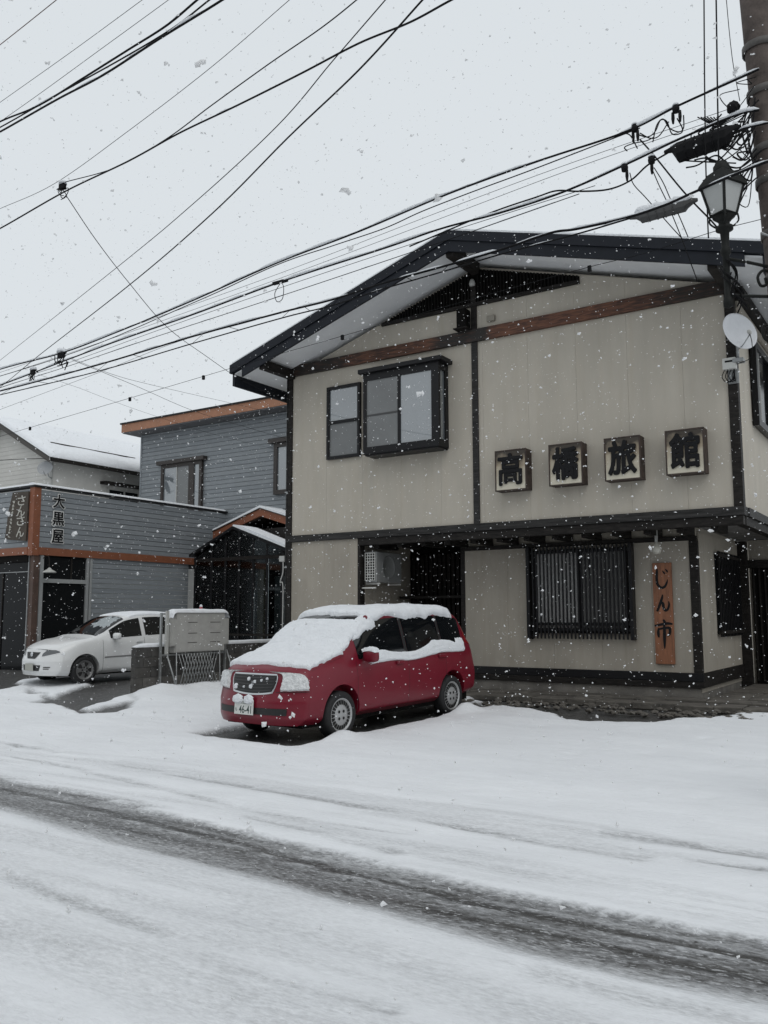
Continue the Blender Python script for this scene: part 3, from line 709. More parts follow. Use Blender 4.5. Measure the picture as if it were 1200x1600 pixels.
SHI = [[(.50, 1.0, .10), (.55, .93, .15), (.55, .86, .10)], [(.02, .77, .10), (.3, .81, .14), (.7, .86, .15), (.98, .84, .10)], [(.20, .66, .08), (.18, .5, .15), (.19, .36, .12), (.22, .30, .05)], [(.22, .63, .10), (.5, .67, .12), (.80, .68, .15), (.84, .58, .15), (.80, .42, .13), (.70, .36, .05)], [(.53, .80, .12), (.53, .55, .16), (.52, .25, .16), (.51, -.05, .10), (.51, -.16, .03)]]
for nm, S, zc, hh, ww in (('character', JI, 2.21, .34, .25), ('character', NN, 1.79, .29, .26), ('character', SHI, 1.30, .42, .30)):
    strokes(nm, S, (-4.215, Y1-.0555, zc), ww, hh, (1, 0, 0), (0, -1, 0), BLACKPAINT, bd, .004)
# satellite dish on the corner post
dish = empty('satellite_dish', (-2.60, Y2-.05, 5.75), 'white satellite dish on the upper corner post of the inn', 'satellite dish')
dc = onY(1150, 522, Y2-.32)
prof = [(0, .055)] + [(r, .055*(1-(r/.28)**2)*-1+.055+.0) for r in (.06, .12, .18, .24, .275, .285)]
prof = [(r, .10*(r/.31)**2) for r in (0, .06, .12, .18, .24, .285, .31)] + [(.313, .096), (.285, .078), (.2, .04), (.1, .0), (0, -.012)]
V, F = lathe(prof, 36)
nd = Vector((.76, -.62, .22)).normalized(); q = Vector((0, 0, 1)).rotation_difference(nd)
V = [tuple(q @ Vector(v_) + Vector(dc)) for v_ in V]
mesh('reflector', V, F, mat('white_dish_paint', (.62, .63, .65), .45, var=.06, scale=5), dish, True)
dcv = np.array(dc)
lnb = dcv + np.array(nd)*.30 + np.array([0, 0, -.13])
V, F = tube(catmull([dcv+np.array([.03, -.05, -.26]), dcv+np.array([.12, -.16, -.24]), lnb+np.array([0, .02, -.03])], 5), .010); mesh('feed_arm', V, F, STEEL, dish, True)
V, F = lathe([(0, -.05), (.028, -.05), (.032, .03), (.02, .05), (0, .05)], 12, 'y', tuple(lnb)); mesh('feed_horn', V, F, PALEGREY, dish, True)
V, F = tube(catmull([lnb, lnb+np.array([.02, .05, -.16]), lnb+np.array([-.03, .2, -.34]), dcv+np.array([-.05, .2, -.42])], 6), .006); mesh('feed_cable', V, F, CABLE, dish, True)
V, F = tube([dcv+np.array([0, .02, 0]), dcv+np.array([-.02, .16, -.08]), dcv+np.array([-.02, .18, -.42])], .022, 8); mesh('mast', V, F, STEEL, dish, True)
box('mast_bracket', dc[0]-.10, dc[0]+.06, dc[1]+.14, Y2-.03, dc[2]-.40, dc[2]-.34, STEEL, dish)
gzz = dc[2]
jb = empty('junction_box', (-2.73, Y2-.03, 5.2), 'small white cable box with coiled leads under the satellite dish', 'junction box')
box('case', -2.86, -2.66, Y2-.16, Y2-.035, 5.44, 5.62, mat('white_plastic', (.55, .55, .52), .4), jb, bevel=.012)
box('slot', -2.82, -2.70, Y2-.163, Y2-.1605, 5.545, 5.575, BLACKPAINT, jb)
for k in range(4):
    V, F = tube(catmull([(-2.84+.05*k, Y2-.09, 5.45), (-2.88+.05*k, Y2-.11, 5.33), (-2.81+.04*k, Y2-.10, 5.24), (-2.72+.01*k, Y2-.10, 5.30), (-2.70, Y2-.09, 5.45)], 6), .007); mesh('lead', V, F, CABLE, jb, True)
box('mounting_plate', -2.80, -2.64, Y2-.05, Y2-.031, 5.22, 5.45, STEEL, jb)
# air conditioner hung on the side of the wing
ac = empty('air_conditioner', (-9.76, 14.5, 2.2), 'pale grey air conditioner unit hung in the dark alcove', 'air conditioner')
box('housing', -9.90, -9.62, 14.43, 15.36, 2.255, 2.865, mat('grey_ac_enamel', (.24, .245, .24), .45, var=.1, scale=3), ac, bevel=.015)
WH = mat('white_plastic', (.55, .55, .52), .4)
box('fin_backing', -9.885, -9.655, 14.418, 14.4285, 2.29, 2.84, DARK, ac)
for k in range(11): box('grille_bar', -9.89, -9.65, 14.402, 14.4175, 2.29+.054*k, 2.302+.054*k, WH, ac)
for k in range(5): box('grille_bar', -9.89+.058*k, -9.878+.058*k, 14.404, 14.4165, 2.29, 2.84, WH, ac)
V, F = lathe([(.02, 0), (.22, 0), (.225, .012), (.24, .012), (.24, 0)], 28, 'x', (-9.618, 14.86, 2.56)); mesh('fan_ring', V, F, mat('grey_ac_enamel2', (.20, .205, .20), .5), ac, True)
mb = MB()
for y in (14.50, 15.28):
    mb.box(-9.93, -9.60, y, y+.03, 2.215, 2.245); mb.box(-9.93, -9.90, y, y+.03, 2.245, 2.75)
mb.build('wall_bracket', WH, ac)
mb = MB(); mb.box(-9.985, -9.955, 14.36, 14.385, 2.15, 2.72); mb.box(-9.985, -9.60, 14.36, 14.385, 2.13, 2.155); mb.build('bracket_frame', WH, ac)

# ------------------------------------------------------------------ neighbour: blue-grey clapboard house with a low shop front
CLAP = mat('blue_grey_clapboard', (.205, .222, .235), rough=.55, var=.10, scale=3, stretch=(1, 1, 3))
CLAP2 = mat('blue_grey_clapboard_b', (.187, .204, .218), rough=.55, var=.10, scale=3, stretch=(1, 1, 3))
ORANGE = mat('orange_brown_trim', (.195, .066, .030), rough=.6, var=.15, scale=5)
TAN = mat('faded_brown_fascia', (.30, .14, .078), rough=.6, var=.12, scale=4)
XE, YE, YG = -20.6, 14.3, 21.7
gh = empty('clapboard_house', (-22, 18, 0), 'blue-grey clapboard house with orange trim and a flat-roofed shop front', 'building')
box('shop_core', -26.2, XE-.05, YE+.05, YG+.5, 3.25, 5.0, DARK, gh)
def clap_x(x, y0, y1, z0, z1, pitch, seed=0):
    z = z0; k = 0
    while z < z1-.02:
        t = min(z+pitch, z1)
        V, F = prism_x([(y0, z), (y1, z), (y1, t), (y0, t)], x-.05, x)
        V = [(vx + (.004 if (abs(vz-z) < 1e-6 and vx > x-.02) else 0.0), vy, vz) for vx, vy, vz in V]
        mesh('clapboard', V, F, CLAP if (k*7+seed) % 3 else CLAP2, gh); z = t+.013; k += 1
def clap_y(y, x0, x1, z0, z1, pitch, seed=0):
    z = z0; k = 0
    while z < z1-.02:
        t = min(z+pitch, z1)
        V, F = prism_y([(x0, z), (x1, z), (x1, t), (x0, t)], y, y+.05)
        V = [(vx, vy - (.004 if (abs(vz-z) < 1e-6 and vy < y+.02) else 0.0), vz) for vx, vy, vz in V]
        mesh('clapboard', V, F, CLAP if (k*5+seed) % 3 else CLAP2, gh); z = t+.013; k += 1
PIT_ = .130
clap_x(XE, YE+.19, YG, 3.45, 5.03, PIT_)
clap_y(YE, -26.2, XE-.18, 3.45, 5.03, PIT_)
box('corner_board', XE-.17, XE+.03, YE-.03, YE+.18, 3.22, 5.06, ORANGE, gh)
box('fascia_band', XE-.05, XE+.04, YE+.18, 20.2, 3.24, 3.445, ORANGE, gh); box('fascia_band', -26.2, XE-.17, YE-.04, YE+.05, 3.24, 3.445, ORANGE, gh)
box('parapet_cap', XE-.20, XE+.06, YE-.06, YG, 5.065, 5.115, ALBLACK, gh); box('parapet_cap', -26.2, XE-.20, YE-.06, YE+.2, 5.065, 5.115, ALBLACK, gh)
mb = MB(); V, F = prism_y([(XE-.22, 5.117), (XE+.05, 5.117), (XE+.04, 5.16), (XE-.05, 5.185), (XE-.18, 5.18)], YE-.06, YG-.1); mb.add(V, F)
V, F = prism_x([(YE-.055, 5.118), (YE+.2, 5.118), (YE+.16, 5.178), (YE+.02, 5.18), (YE-.045, 5.158)], -26.2, XE-.20); mb.add(V, F); mb.build('parapet_snow', SNOW, gh)
box('flat_roof_snow', -26.0, XE-.3, YE+.3, YG-.02, 4.9, 5.04, SNOW, gh)
# ground floor of the shop front
box('corner_pillar', XE-.16, XE-.0, YE+.06, YE+.24, 0, 3.24, mat('brown_pillar', (.075, .045, .034), .6, var=.3, scale=4), gh)
box('pillar_strip', XE-.19, XE-.162, YE+.03, YE+.06, 0, 3.24, STEEL, gh)
sw = box('shop_window', XE-.06, XE-.03, YE+.36, 16.05, .5, 3.2, GLASS_D, gh)
ALU = mat('aluminium_frame', (.34, .35, .35), .4, metal=.3)
for a in ((YE+.26, YE+.36, 0, 3.235), (16.05, 16.14, 0, 3.235), (16.17, 16.25, 0, 3.235), (YE+.36, 16.05, 2.50, 2.61), (YE+.36, 16.05, .4, .5)): box('window_frame', XE-.07, XE+.02, *a, ALU, gh)
box('window_stall_board', XE-.065, XE-.01, YE+.36, 16.05, 0, .4, CLAP2, gh)
box('window_mullion', XE-.065, XE-.02, 15.55, 15.60, 2.61, 3.2, DARKWOOD, gh)
clap_x(XE-.01, 16.26, 20.0, .25, 3.24, PIT_, 1)
box('shop_plinth', -26.2, XE-.02, 16.26, YG, -.05, .25, CONC, gh)
box('shop_back', -26.2, XE-.5, YE+1.6, YE+1.7, 0, 3.24, DARK, gh)
box('shop_front_glass', -26.2, XE-.19, YE+.10, YE+.13, 0, 3.05, GLASS_D, gh)
box('shop_front_rail', -26.2, XE-.19, YE+.06, YE+.098, 2.78, 2.80, STEEL, gh)
box('shop_front_rail', -26.2, XE-.19, YE+.0, YE+.10, 3.05, 3.235, DARK, gh)
for k in range(5): box('shop_front_stile', -22.0-.9*k, -21.95-.9*k, YE+.07, YE+.099, 0, 2.78, DARKWOOD, gh)
# pendant shade lamp below the band
lp = onX(77, 893, XE+.28)
V, F = lathe([(.03, .10), (.06, .06), (.17, 0), (.185, -.03), (.17, -.035), (.05, .03), (0, .03)], 20, c=(XE+.28, lp[1], lp[2])); mesh('lamp_shade', V, F, PALEGREY, gh, True)
V, F = tube(catmull([(XE+.0, lp[1]-.02, 3.15), (XE+.22, lp[1], 3.2), (XE+.28, lp[1], lp[2]+.1)], 6), .014); mesh('lamp_arm', V, F, DARKWOOD, gh, True)
# upper storey
box('upper_core', -24.93, -13.0, YG+.05, YG+7, 4.5, 8.25, CLAP2, gh)
clap_y(YG, -24.94, -13.0, 4.6, 8.25, .136, 2)
box('corner_board', -24.98, -24.90, YG-.02, YG+.1, 4.6, 8.25, CLAP2, gh)
box('roof', -25.35, -12.5, YG-.62, YG+7.5, 8.30, 8.60, TAN, gh)
box('roof_edge', -25.4, -12.4, YG-.66, YG+7.6, 8.602, 8.66, ALBLACK, gh)
box('eave_soffit', -25.3, -12.5, YG-.60, YG+7, 8.262, 8.298, mat('grey_soffit', (.10, .10, .105), .7), gh)
box('roof_snow', -25.3, -12.5, YG-.5, YG+7.4, 8.662, 8.70, SNOW, gh)
WB = mat('brown_window_trim', (.028, .022, .019), .5)
w1 = pane_frame(-23.75, -21.72, 5.10, 7.0, YG-.02, .12, .10, gh, WB)
box('window_hood', -23.9, -21.55, YG-.22, YG-.02, 7.0, 7.13, WB, gh)
for a, b, m in ((-23.63, -22.98, GLASS_C), (-22.95, -22.36, GLASS_F), (-22.10, -21.84, GLASS_C)): box('pane', a, b, YG-.07, YG-.03, 5.22, 6.88, m, w1)
box('window_mullion', -22.36, -22.10, YG-.11, YG-.03, 5.22, 6.88, WB, w1); box('window_mullion', -22.98, -22.95, YG-.10, YG-.03, 5.22, 6.88, PALEGREY, w1)
w2 = pane_frame(-18.45, -16.4, 5.52, 7.22, YG-.02, .14, .10, gh, WB); tag(w2, 'brown framed upper window half hidden by the inn corner')
box('window_hood', -18.62, -16.2, YG-.22, YG-.02, 7.22, 7.36, WB, gh); box('pane', -18.31, -16.54, YG-.07, YG-.03, 5.66, 7.08, GLASS_C, w2)
# brown gabled porch
PX, PZ = -18.09, 4.87
def gab(x, s=.31): return PZ - s*abs(x-PX)
for nm, x0, x1 in (('porch_roof', -20.1, PX), ('porch_roof', PX, -16.1)):
    V, F = prism_y([(x0, gab(x0)-.17), (x1, gab(x1)-.17), (x1, gab(x1)+.06), (x0, gab(x0)+.06)], 20.55, 20.62); pr_ = mesh(nm, V, F, ORANGE, gh)
    V, F = prism_y([(x0-.02*(x0 < PX), gab(x0)+.062), (x1, gab(x1)+.062), (x1, gab(x1)+.09), (x0-.02*(x0 < PX), gab(x0)+.09)], 20.52, YG); mesh('porch_roof_edge', V, F, WB, pr_)
    V, F = prism_y([(x0, gab(x0)+.092), (x1, gab(x1)+.092), (x1, gab(x1)+.17), (x0, gab(x0)+.15)], 20.53, YG-.05); mesh('porch_snow', V, F, SNOW, pr_)
    V, F = prism_y([(x0+.1, gab(x0)-.2), (x1, gab(x1)-.2), (x1, gab(x1)-.02), (x0+.1, gab(x0)-.02)], 20.63, YG-.02); mesh('porch_ceiling', V, F, WB, pr_)
box('porch_gable', -19.9, -16.2, 21.0, 21.1, 2.4, 4.35, WB, gh)
# glazed vestibule in front of it
vs_ = empty('glazed_vestibule', (0, 0, 0), 'x', None); del vs_['label']; vs_.parent = gh; vs_.location = -Vector(ORG[gh.name]); ORG[vs_.name] = Vector((0, 0, 0))
VY, VX0, VX1, VXM, VZE, VZA = 19.8, -20.15, -16.45, -18.44, 3.55, 4.30
def clear_glass(name, tint, refl):
    m = bpy.data.materials.new(name); m.use_nodes = True; n = m.node_tree; n.nodes.clear(); L = n.links.new
    t = n.nodes.new('ShaderNodeBsdfTransparent'); t.inputs[0].default_value = (*tint, 1); g = n.nodes.new('ShaderNodeBsdfGlossy'); g.inputs['Roughness'].default_value = .04; g.inputs['Color'].default_value = (refl, refl, refl, 1)
    f = n.nodes.new('ShaderNodeFresnel'); f.inputs[0].default_value = 1.5; x = n.nodes.new('ShaderNodeMixShader'); o_ = n.nodes.new('ShaderNodeOutputMaterial')
    L(f.outputs[0], x.inputs[0]); L(t.outputs[0], x.inputs[1]); L(g.outputs[0], x.inputs[2]); L(x.outputs[0], o_.inputs[0]); return m
GV = clear_glass('vestibule_glass', (.62, .66, .67), .9)
def vz(x): return VZA - (VZA-VZE)*abs(x-VXM)/(VXM-VX0 if x < VXM else VX1-VXM)
posts = [VX0, -19.44, -18.85, -18.29, -17.72, -17.17, -16.60]
for a in posts: box('post', a, a+.07, VY, VY+.07, .0, vz(a+.035)-.05, ALBLACK, vs_)
for a, b in zip(posts[:-1], posts[1:]):
    box('pane', a+.075, b-.005, VY+.03, VY+.04, .10, 3.28, GV, vs_)
    x0, x1 = a+.075, b-.005; V, F = prism_y([(x0, 3.40), (x1, 3.40), (x1, vz(x1)-.06), (x0, vz(x0)-.06)], VY+.03, VY+.04); mesh('pane', V, F, GV, vs_)
box('tie_rail', VX0, VX1, VY-.015, VY+.055, 3.29, 3.385, DARKWOOD, vs_); box('lower_rail', VX0, VX1, VY-.01, VY+.05, 1.0, 1.06, DARKWOOD, vs_)
for x0, x1 in ((VX0-.12, VXM), (VXM, VX1+.1)):
    V, F = prism_y([(x0, vz(x0)-.05), (x1, vz(x1)-.05), (x1, vz(x1)+.03), (x0, vz(x0)+.03)], VY-.12, 21.6); mesh('vestibule_roof', V, F, ALBLACK, vs_)
V, F = prism_y([(VXM-.02, vz(VXM)+.035), (VX1+.08, vz(VX1)+.035), (VX1+.06, vz(VX1)+.13), (VXM+.3, vz(VXM+.3)+.14), (VXM+.02, vz(VXM)+.08)], VY-.10, 20.5); mesh('vestibule_snow', V, F, SNOW, vs_)
box('side_pane', VX0, VX0+.02, VY+.08, 21.6, .1, 3.5, GV, vs_)
for k, (c_, z0, z1) in enumerate(((-18.0, .4, 3.1), (-17.3, .5, 2.8), (-19.2, .3, 2.6), (-18.65, 1.2, 2.3))):           # curtains behind the glass
    box('curtain', c_-.2, c_+.2, 20.6, 20.64, z0, z1, mat(f'dull_curtain_{k}', ((.22, .17, .10), (.13, .14, .14), (.10, .10, .09), (.16, .18, .20))[k], .9, var=.4, scale=3), vs_)
box('back_wall', VX0, VX1, 21.55, 21.6, 0, 4.6, DARK, vs_)
# raised black characters with a white outline on the clapboard flank
WHITE = mat('white_lettering', (.62, .62, .60), .5)
for ch, z, nm in zip('大黒屋', (4.745, 4.265, 3.775), ('topmost', 'middle', 'lowest')):
    cs = empty('sign_character', (XE, 15.04, z-.2), f'{nm} of three black white-edged characters in a column on the clapboard flank', 'sign lettering', 'black characters on the clapboard house')
    place_glyph('outline', ch, (XE+.02, 15.04, z), .43, .43, (0, 1, 0), (1, 0, 0), WHITE, cs, offset=0, depth=.02, bold=.062, nb=14)
    place_glyph('letter', ch, (XE+.041, 15.04, z), .37, .38, (0, 1, 0), (1, 0, 0), BLACKPAINT, cs, offset=0, depth=.012, bold=.020)
# carved brown board on the front
CREAM = mat('weathered_white_paint', (.40, .39, .35), .7, var=.3, scale=14)
cb = empty('carved_board', (-21.15, YE-.02, 3.62), 'dark brown slanted-edge shop board with white brush lettering by the orange corner', 'sign')
pl = [(-21.74, 3.70), (-20.80, 3.60), (-20.77, 4.95), (-21.48, 4.97), (-21.64, 4.45)]
V, F = prism_y(pl, YE-.075, YE-.035); mesh('board', V, F, mat('dark_carved_wood', (.045, .034, .024), .7, var=.4, scale=4), cb)
for ch, z in zip('さんさん', (4.72, 4.43, 4.17, 3.86)):
    place_glyph('letter', ch, (-21.06, YE-.0765, z), .34, .27, (1, 0, 0), (0, -1, 0), CREAM, cb, offset=.008, depth=.008)
rs = random.Random(11)
for k in range(11):                                   # the small column is too blurred to read: short brush marks
    S = [[(rs.uniform(0, .4), rs.uniform(.1, 1), .16), (rs.uniform(.3, .7), rs.uniform(.1, 1), .22), (rs.uniform(.6, 1), rs.uniform(0, .9), .12)] for _ in range(3)]
    strokes('small_mark', S, (-21.40 - .016*k, YE-.0765, 4.70-.095*k), .10, .08, (1, 0, 0), (0, -1, 0), CREAM, cb, .005)

# ------------------------------------------------------------------ white house behind
wh = empty('white_house', (-29, 22, 0), 'white-walled house with a thickly snow-covered gable roof behind the shop front', 'building')
WW = mat('off_white_render', (.50, .49, .46), .85, var=.08, scale=1.5)
HX, HY = -26.6, 19.1
RX, RZ, EZ = -29.5, 8.80, 7.30
RX2 = RX-(HX-RX)
V, F = prism_y([(RX2, 0), (HX, 0), (HX, EZ+.1), (RX, RZ-.12), (RX2, EZ+.1)], HY, HY+9); mesh('wall', V, F, WW, wh)
rf = None
for s in (1, -1):
    e_ = (HX+.35-RX)*s; sl = (RZ-EZ)/(HX-RX)
    p = [(RX, RZ-.06), (RX+e_, RZ-.06-sl*abs(e_)), (RX+e_, RZ+.05-sl*abs(e_)), (RX, RZ+.05)]
    V, F = prism_y(p if s > 0 else p[::-1], HY-.35, HY+9.3); rf = mesh('roof', V, F, mat('dark_roof_edge', (.06, .055, .05), .7), wh)
    nx_, ny_ = 14, 40; Vs = []; 
    for j in range(ny_+1):
        for i in range(nx_+1):
            u = i/nx_; y = HY-.38+(9.6)*j/ny_; x = RX+e_*u*1.01
            th = .20*(min(1, (1-u)*9+.35))*(min(1, min(j, ny_-j)*.5+.3)) * (.8+.5*float(fbm(np.array(x*.9), np.array(y*.9), 3)))
            Vs.append((x, y, RZ+.05-sl*abs(e_)*u+th))
    Fs = [(j*(nx_+1)+i, j*(nx_+1)+i+1, (j+1)*(nx_+1)+i+1, (j+1)*(nx_+1)+i) for j in range(ny_) for i in range(nx_)]
    if s < 0: Fs = [f[::-1] for f in Fs]
    # skirts close the blanket
    n0 = len(Vs); rim = [i for i in range(nx_+1)] + [j*(nx_+1)+nx_ for j in range(1, ny_+1)]
    for r_ in rim: x, y, z = Vs[r_]; Vs.append((x, y, RZ+.05-sl*abs(x-RX)-.01))
    for k in range(len(rim)-1): Fs.append((rim[k], n0+k, n0+k+1, rim[k+1]))
    mesh('roof_snow', Vs, Fs, SNOW, wh, True)
fl = (RZ-EZ)/(HX-RX)
snow_guard_z = RZ+.28-fl*(HX-.55-RX)
box('snow_guard', HX-.57, HX-.53, HY+.3, HY+4.2, snow_guard_z-.04, snow_guard_z+.02, DARKWOOD, wh)
box('eave_gutter', HX+.33, HX+.44, HY-.3, HY+9.2, EZ-.30, EZ-.18, DARKWOOD, wh)
box('eave_soffit', HX, HX+.33, HY-.3, HY+9.2, EZ-.22, EZ-.19, mat('grey_soffit', (.10, .10, .105), .7), wh)
box('bargeboard', RX-.02, RX+.02, HY-.36, HY-.351, RZ-.1, RZ+.05, DARKWOOD, wh)
p = [(RX, RZ-.18), (HX+.36, EZ-.36), (HX+.36, EZ-.20), (RX, RZ-.02)]; V, F = prism_y(p, HY-.37, HY-.352); mesh('bargeboard', V, F, mat('dark_roof_edge', (.06, .055, .05), .7), wh)
p = [(RX2-.3, EZ-.36), (RX, RZ-.18), (RX, RZ-.02), (RX2-.3, EZ-.2)]; V, F = prism_y(p, HY-.37, HY-.352); mesh('bargeboard', V, F, mat('dark_roof_edge', (.06, .055, .05), .7), wh)
box('window_hood', HX+.0, HX+.3, 21.2, 23.2, 6.52, 6.62, DARKWOOD, wh); box('window', HX-.02, HX+.02, 21.6, 23.0, 5.6, 6.35, GLASS_D, wh)
box('window_frame', HX+.005, HX+.06, 21.52, 21.6, 5.6, 6.40, PALEGREY, wh); box('window_frame', HX+.005, HX+.05, 22.3, 22.36, 5.6, 6.35, PALEGREY, wh)
box('corner_board', HX-.06, HX+.012, HY-.012, HY+.06, 0, EZ-.1, PALEGREY, wh)
for z in np.arange(5.0, 8.6, .16):
    xa = RX+(RZ-.1-z)/fl if z > EZ else HX
    box('siding_board', -31.5 if z < EZ else RX-(xa-RX), min(xa, HX)-.065, HY-.012, HY, float(z), float(z)+.15, WW, wh)
d2 = empty('satellite_dish', (HX-.3, HY-.05, 6.2), 'grey satellite dish on the white house corner above the shop front', 'satellite dish')
c2 = onY(72, 733, HY-.25); V, F = lathe([(r, .1*(r/.26)**2) for r in (0, .08, .16, .22, .27)] + [(.272, .1), (.2, .04), (0, -.01)], 28)
q2 = Vector((0, 0, 1)).rotation_difference(Vector((.5, -.8, .35)).normalized()); V = [tuple(q2 @ Vector(v_) + Vector(c2)) for v_ in V]
mesh('reflector', V, F, mat('grey_dish_paint', (.30, .31, .32), .5), d2, True)
V, F = tube([np.array(c2)+np.array([0, .03, 0]), np.array(c2)+np.array([0, .12, -.25]), np.array(c2)+np.array([0, .25, -.3])], .02); mesh('mast', V, F, STEEL, d2, True)
V, F = tube([np.array(c2)+np.array([.05, -.05, -.24]), np.array(c2)+np.array([.2, -.28, -.08])], .012); mesh('feed_arm', V, F, STEEL, d2, True)

# ------------------------------------------------------------------ concrete block wall between the two lots
bw = empty('block_wall', (-13.7, 14, 0), 'low grey concrete block wall with a snowy top beside the white car', 'wall')
bl = [mat(f'concrete_block_{i}', c, .95, var=.35, scale=5, bump=.5, bscale=60) for i, c in enumerate([(.105, .10, .093), (.125, .12, .11), (.088, .084, .078)])]
bl2 = [mat(f'damp_block_{i}', c, .95, var=.4, scale=4, bump=.5, bscale=60) for i, c in enumerate([(.058, .056, .053), (.068, .065, .06)])]
BXW = -13.62; r = random.Random(3)
blk = {}
for row in range(5):
    y = 11.75 - (.2 if row % 2 else 0)
    while y < 19.5:
        y0, y1 = max(y, 11.75), min(y+.39, 19.5)
        if y1-y0 > .05:
            m_ = r.choice(bl if row < 2 else bl2)
            box('block', BXW, BXW+.125+r.uniform(-.003, .003), y0, y1, .0+.198*row, .19+.198*row, m_, bw)
        y += .4
box('mortar_core', BXW+.012, BXW+.112, 11.757, 19.48, -.1, .985, mat('mortar', (.10, .10, .095), .95), bw)
# snow ridge along the coping
Vs = []; Fs = []; ny_ = 90
for j in range(ny_+1):
    y = 11.76+7.7*j/ny_; t = (.055+.03*float(fbm(np.array(y*2.1), np.array(.5), 3)))*min(1, .35+min(j, ny_-j)*.3)
    for k, (a, hh) in enumerate(((-.005, 0), (-.01, .5), (.025, .95), (.0625, 1.05), (.10, .95), (.136, .5), (.13, 0))): Vs.append((BXW+a, y, .983+t*hh))
for j in range(ny_):
    for k in range(6): Fs.append((j*7+k, (j+1)*7+k, (j+1)*7+k+1, j*7+k+1))
Fs += [tuple(range(7)), tuple(range(ny_*7+6, ny_*7-1, -1))]
mesh('coping_snow', Vs, Fs, SNOW, bw, True)

# ------------------------------------------------------------------ blank lightbox sign on a steel stand
sg = empty('lightbox_stand', (-13.3, 13.2, 0), 'blank pale grey rounded signboard on steel legs before the block wall', 'sign')
SB = mat('snow_dulled_acrylic', (.36, .355, .335), .6, var=.10, scale=5)
o = box('light_box', -13.42, -13.22, 12.40, 14.08, .86, 1.68, SB, sg)
bm = bmesh.new(); bm.from_mesh(o.data)
bmesh.ops.bevel(bm, geom=[e_ for e_ in bm.edges if abs(e_.verts[0].co.x-e_.verts[1].co.x) > .1], offset=.13, segments=6, affect='EDGES')
bmesh.ops.bevel(bm, geom=[e_ for e_ in bm.edges if e_.calc_length() > .01 and abs(e_.verts[0].co.x-e_.verts[1].co.x) < .001 and len(e_.link_faces) == 2 and e_.calc_face_angle(0) > 1], offset=.02, segments=2, affect='EDGES')
bm.to_mesh(o.data); bm.free()
for z in (1.05, 1.24, 1.46):
    for a, b in ((12.86, 13.12), (13.5, 13.8)): box('stain_seam', -13.2195, -13.2165, a, b, z, z+.012, mat('grime', (.06, .055, .05), .8), sg)
Vs = []; Fs = []; 
for j in range(41):
    y = 12.42+1.64*j/40; e_ = min(j, 40-j)/40; top = 1.68 - (.13*(1-math.sqrt(max(0, 1-(1-min(1, e_*1.64/.13))**2)))); t = .055*min(1, .25+e_*14)*(.85+.4*float(fbm(np.array(y*3), np.array(2.), 3)))
    for a, hh in ((-.03, -.2), (-.02, .5), (.04, 1), (.10, 1.05), (.16, 1.0), (.215, .5), (.225, -.25)): Vs.append((-13.42+a, y, top+.0+t*hh))
for j in range(40):
    for k in range(6): Fs.append((j*7+k, (j+1)*7+k, (j+1)*7+k+1, j*7+k+1))
mesh('box_snow', Vs, Fs, SNOW, sg, True)
box('leg', -13.40, -13.36, 12.26, 12.30, -.05, 1.66, STEEL, sg); box('leg', -13.40, -13.36, 14.10, 14.14, -.05, 1.66, STEEL, sg)
box('side_post', -13.30, -13.25, 12.31, 12.37, .84, 1.70, PALEGREY, sg)
for y, s in ((12.36, 1), (14.08, 1)):
    V, F = tube([(-13.28, y-.02, .88), (-13.02, y+.12, -.02)], .018); mesh('brace', V, F, STEEL, sg, True)
for z in (.80, 1.62): box('cross_rail', -13.40, -13.37, 12.30, 14.10, z, z+.035, STEEL, sg)
# folded lattice gate under it
lg = empty('lattice_gate', (-13.12, 13.0, 0), 'folded diamond lattice gate leaning under the blank signboard', 'gate')
for k in range(11):
    y = 12.55 + .085*k
    V, F = tube([(-13.14, y, .06), (-13.17, y+.28, .84)], .0085, 5); mesh('lattice_bar', V, F, STEEL, lg, True)
    V, F = tube([(-13.115, y+.28, .06), (-13.145, y, .84)], .0085, 5); mesh('lattice_bar', V, F, STEEL, lg, True)
for y in (12.50, 13.73): V, F = tube([(-13.13, y, .0), (-13.16, y, .88)], .013, 6); mesh('gate_post', V, F, STEEL, lg, True)
# little red beacon with a snow cap
bc = empty('red_beacon', (-13.32, 13.25, 1.70), 'tiny red beacon with a snow cap on top of the blank signboard', 'lamp')
bp_ = onX(314, 950, -13.36)
V, F = lathe([(0, 0), (.035, 0), (.038, .02), (.03, .025), (.032, .07), (.02, .09), (0, .095)], 14, c=(-13.36, bp_[1], 1.715)); mesh('lens', V, F, mat('red_lens', (.35, .04, .05), .3), bc, True)
V, F = lathe([(0, .055), (.034, .0), (.03, .03), (.015, .05), (0, .055)], 12, c=(-13.36, bp_[1], 1.785)); mesh('snow_cap', V, F, SNOW, bc, True)
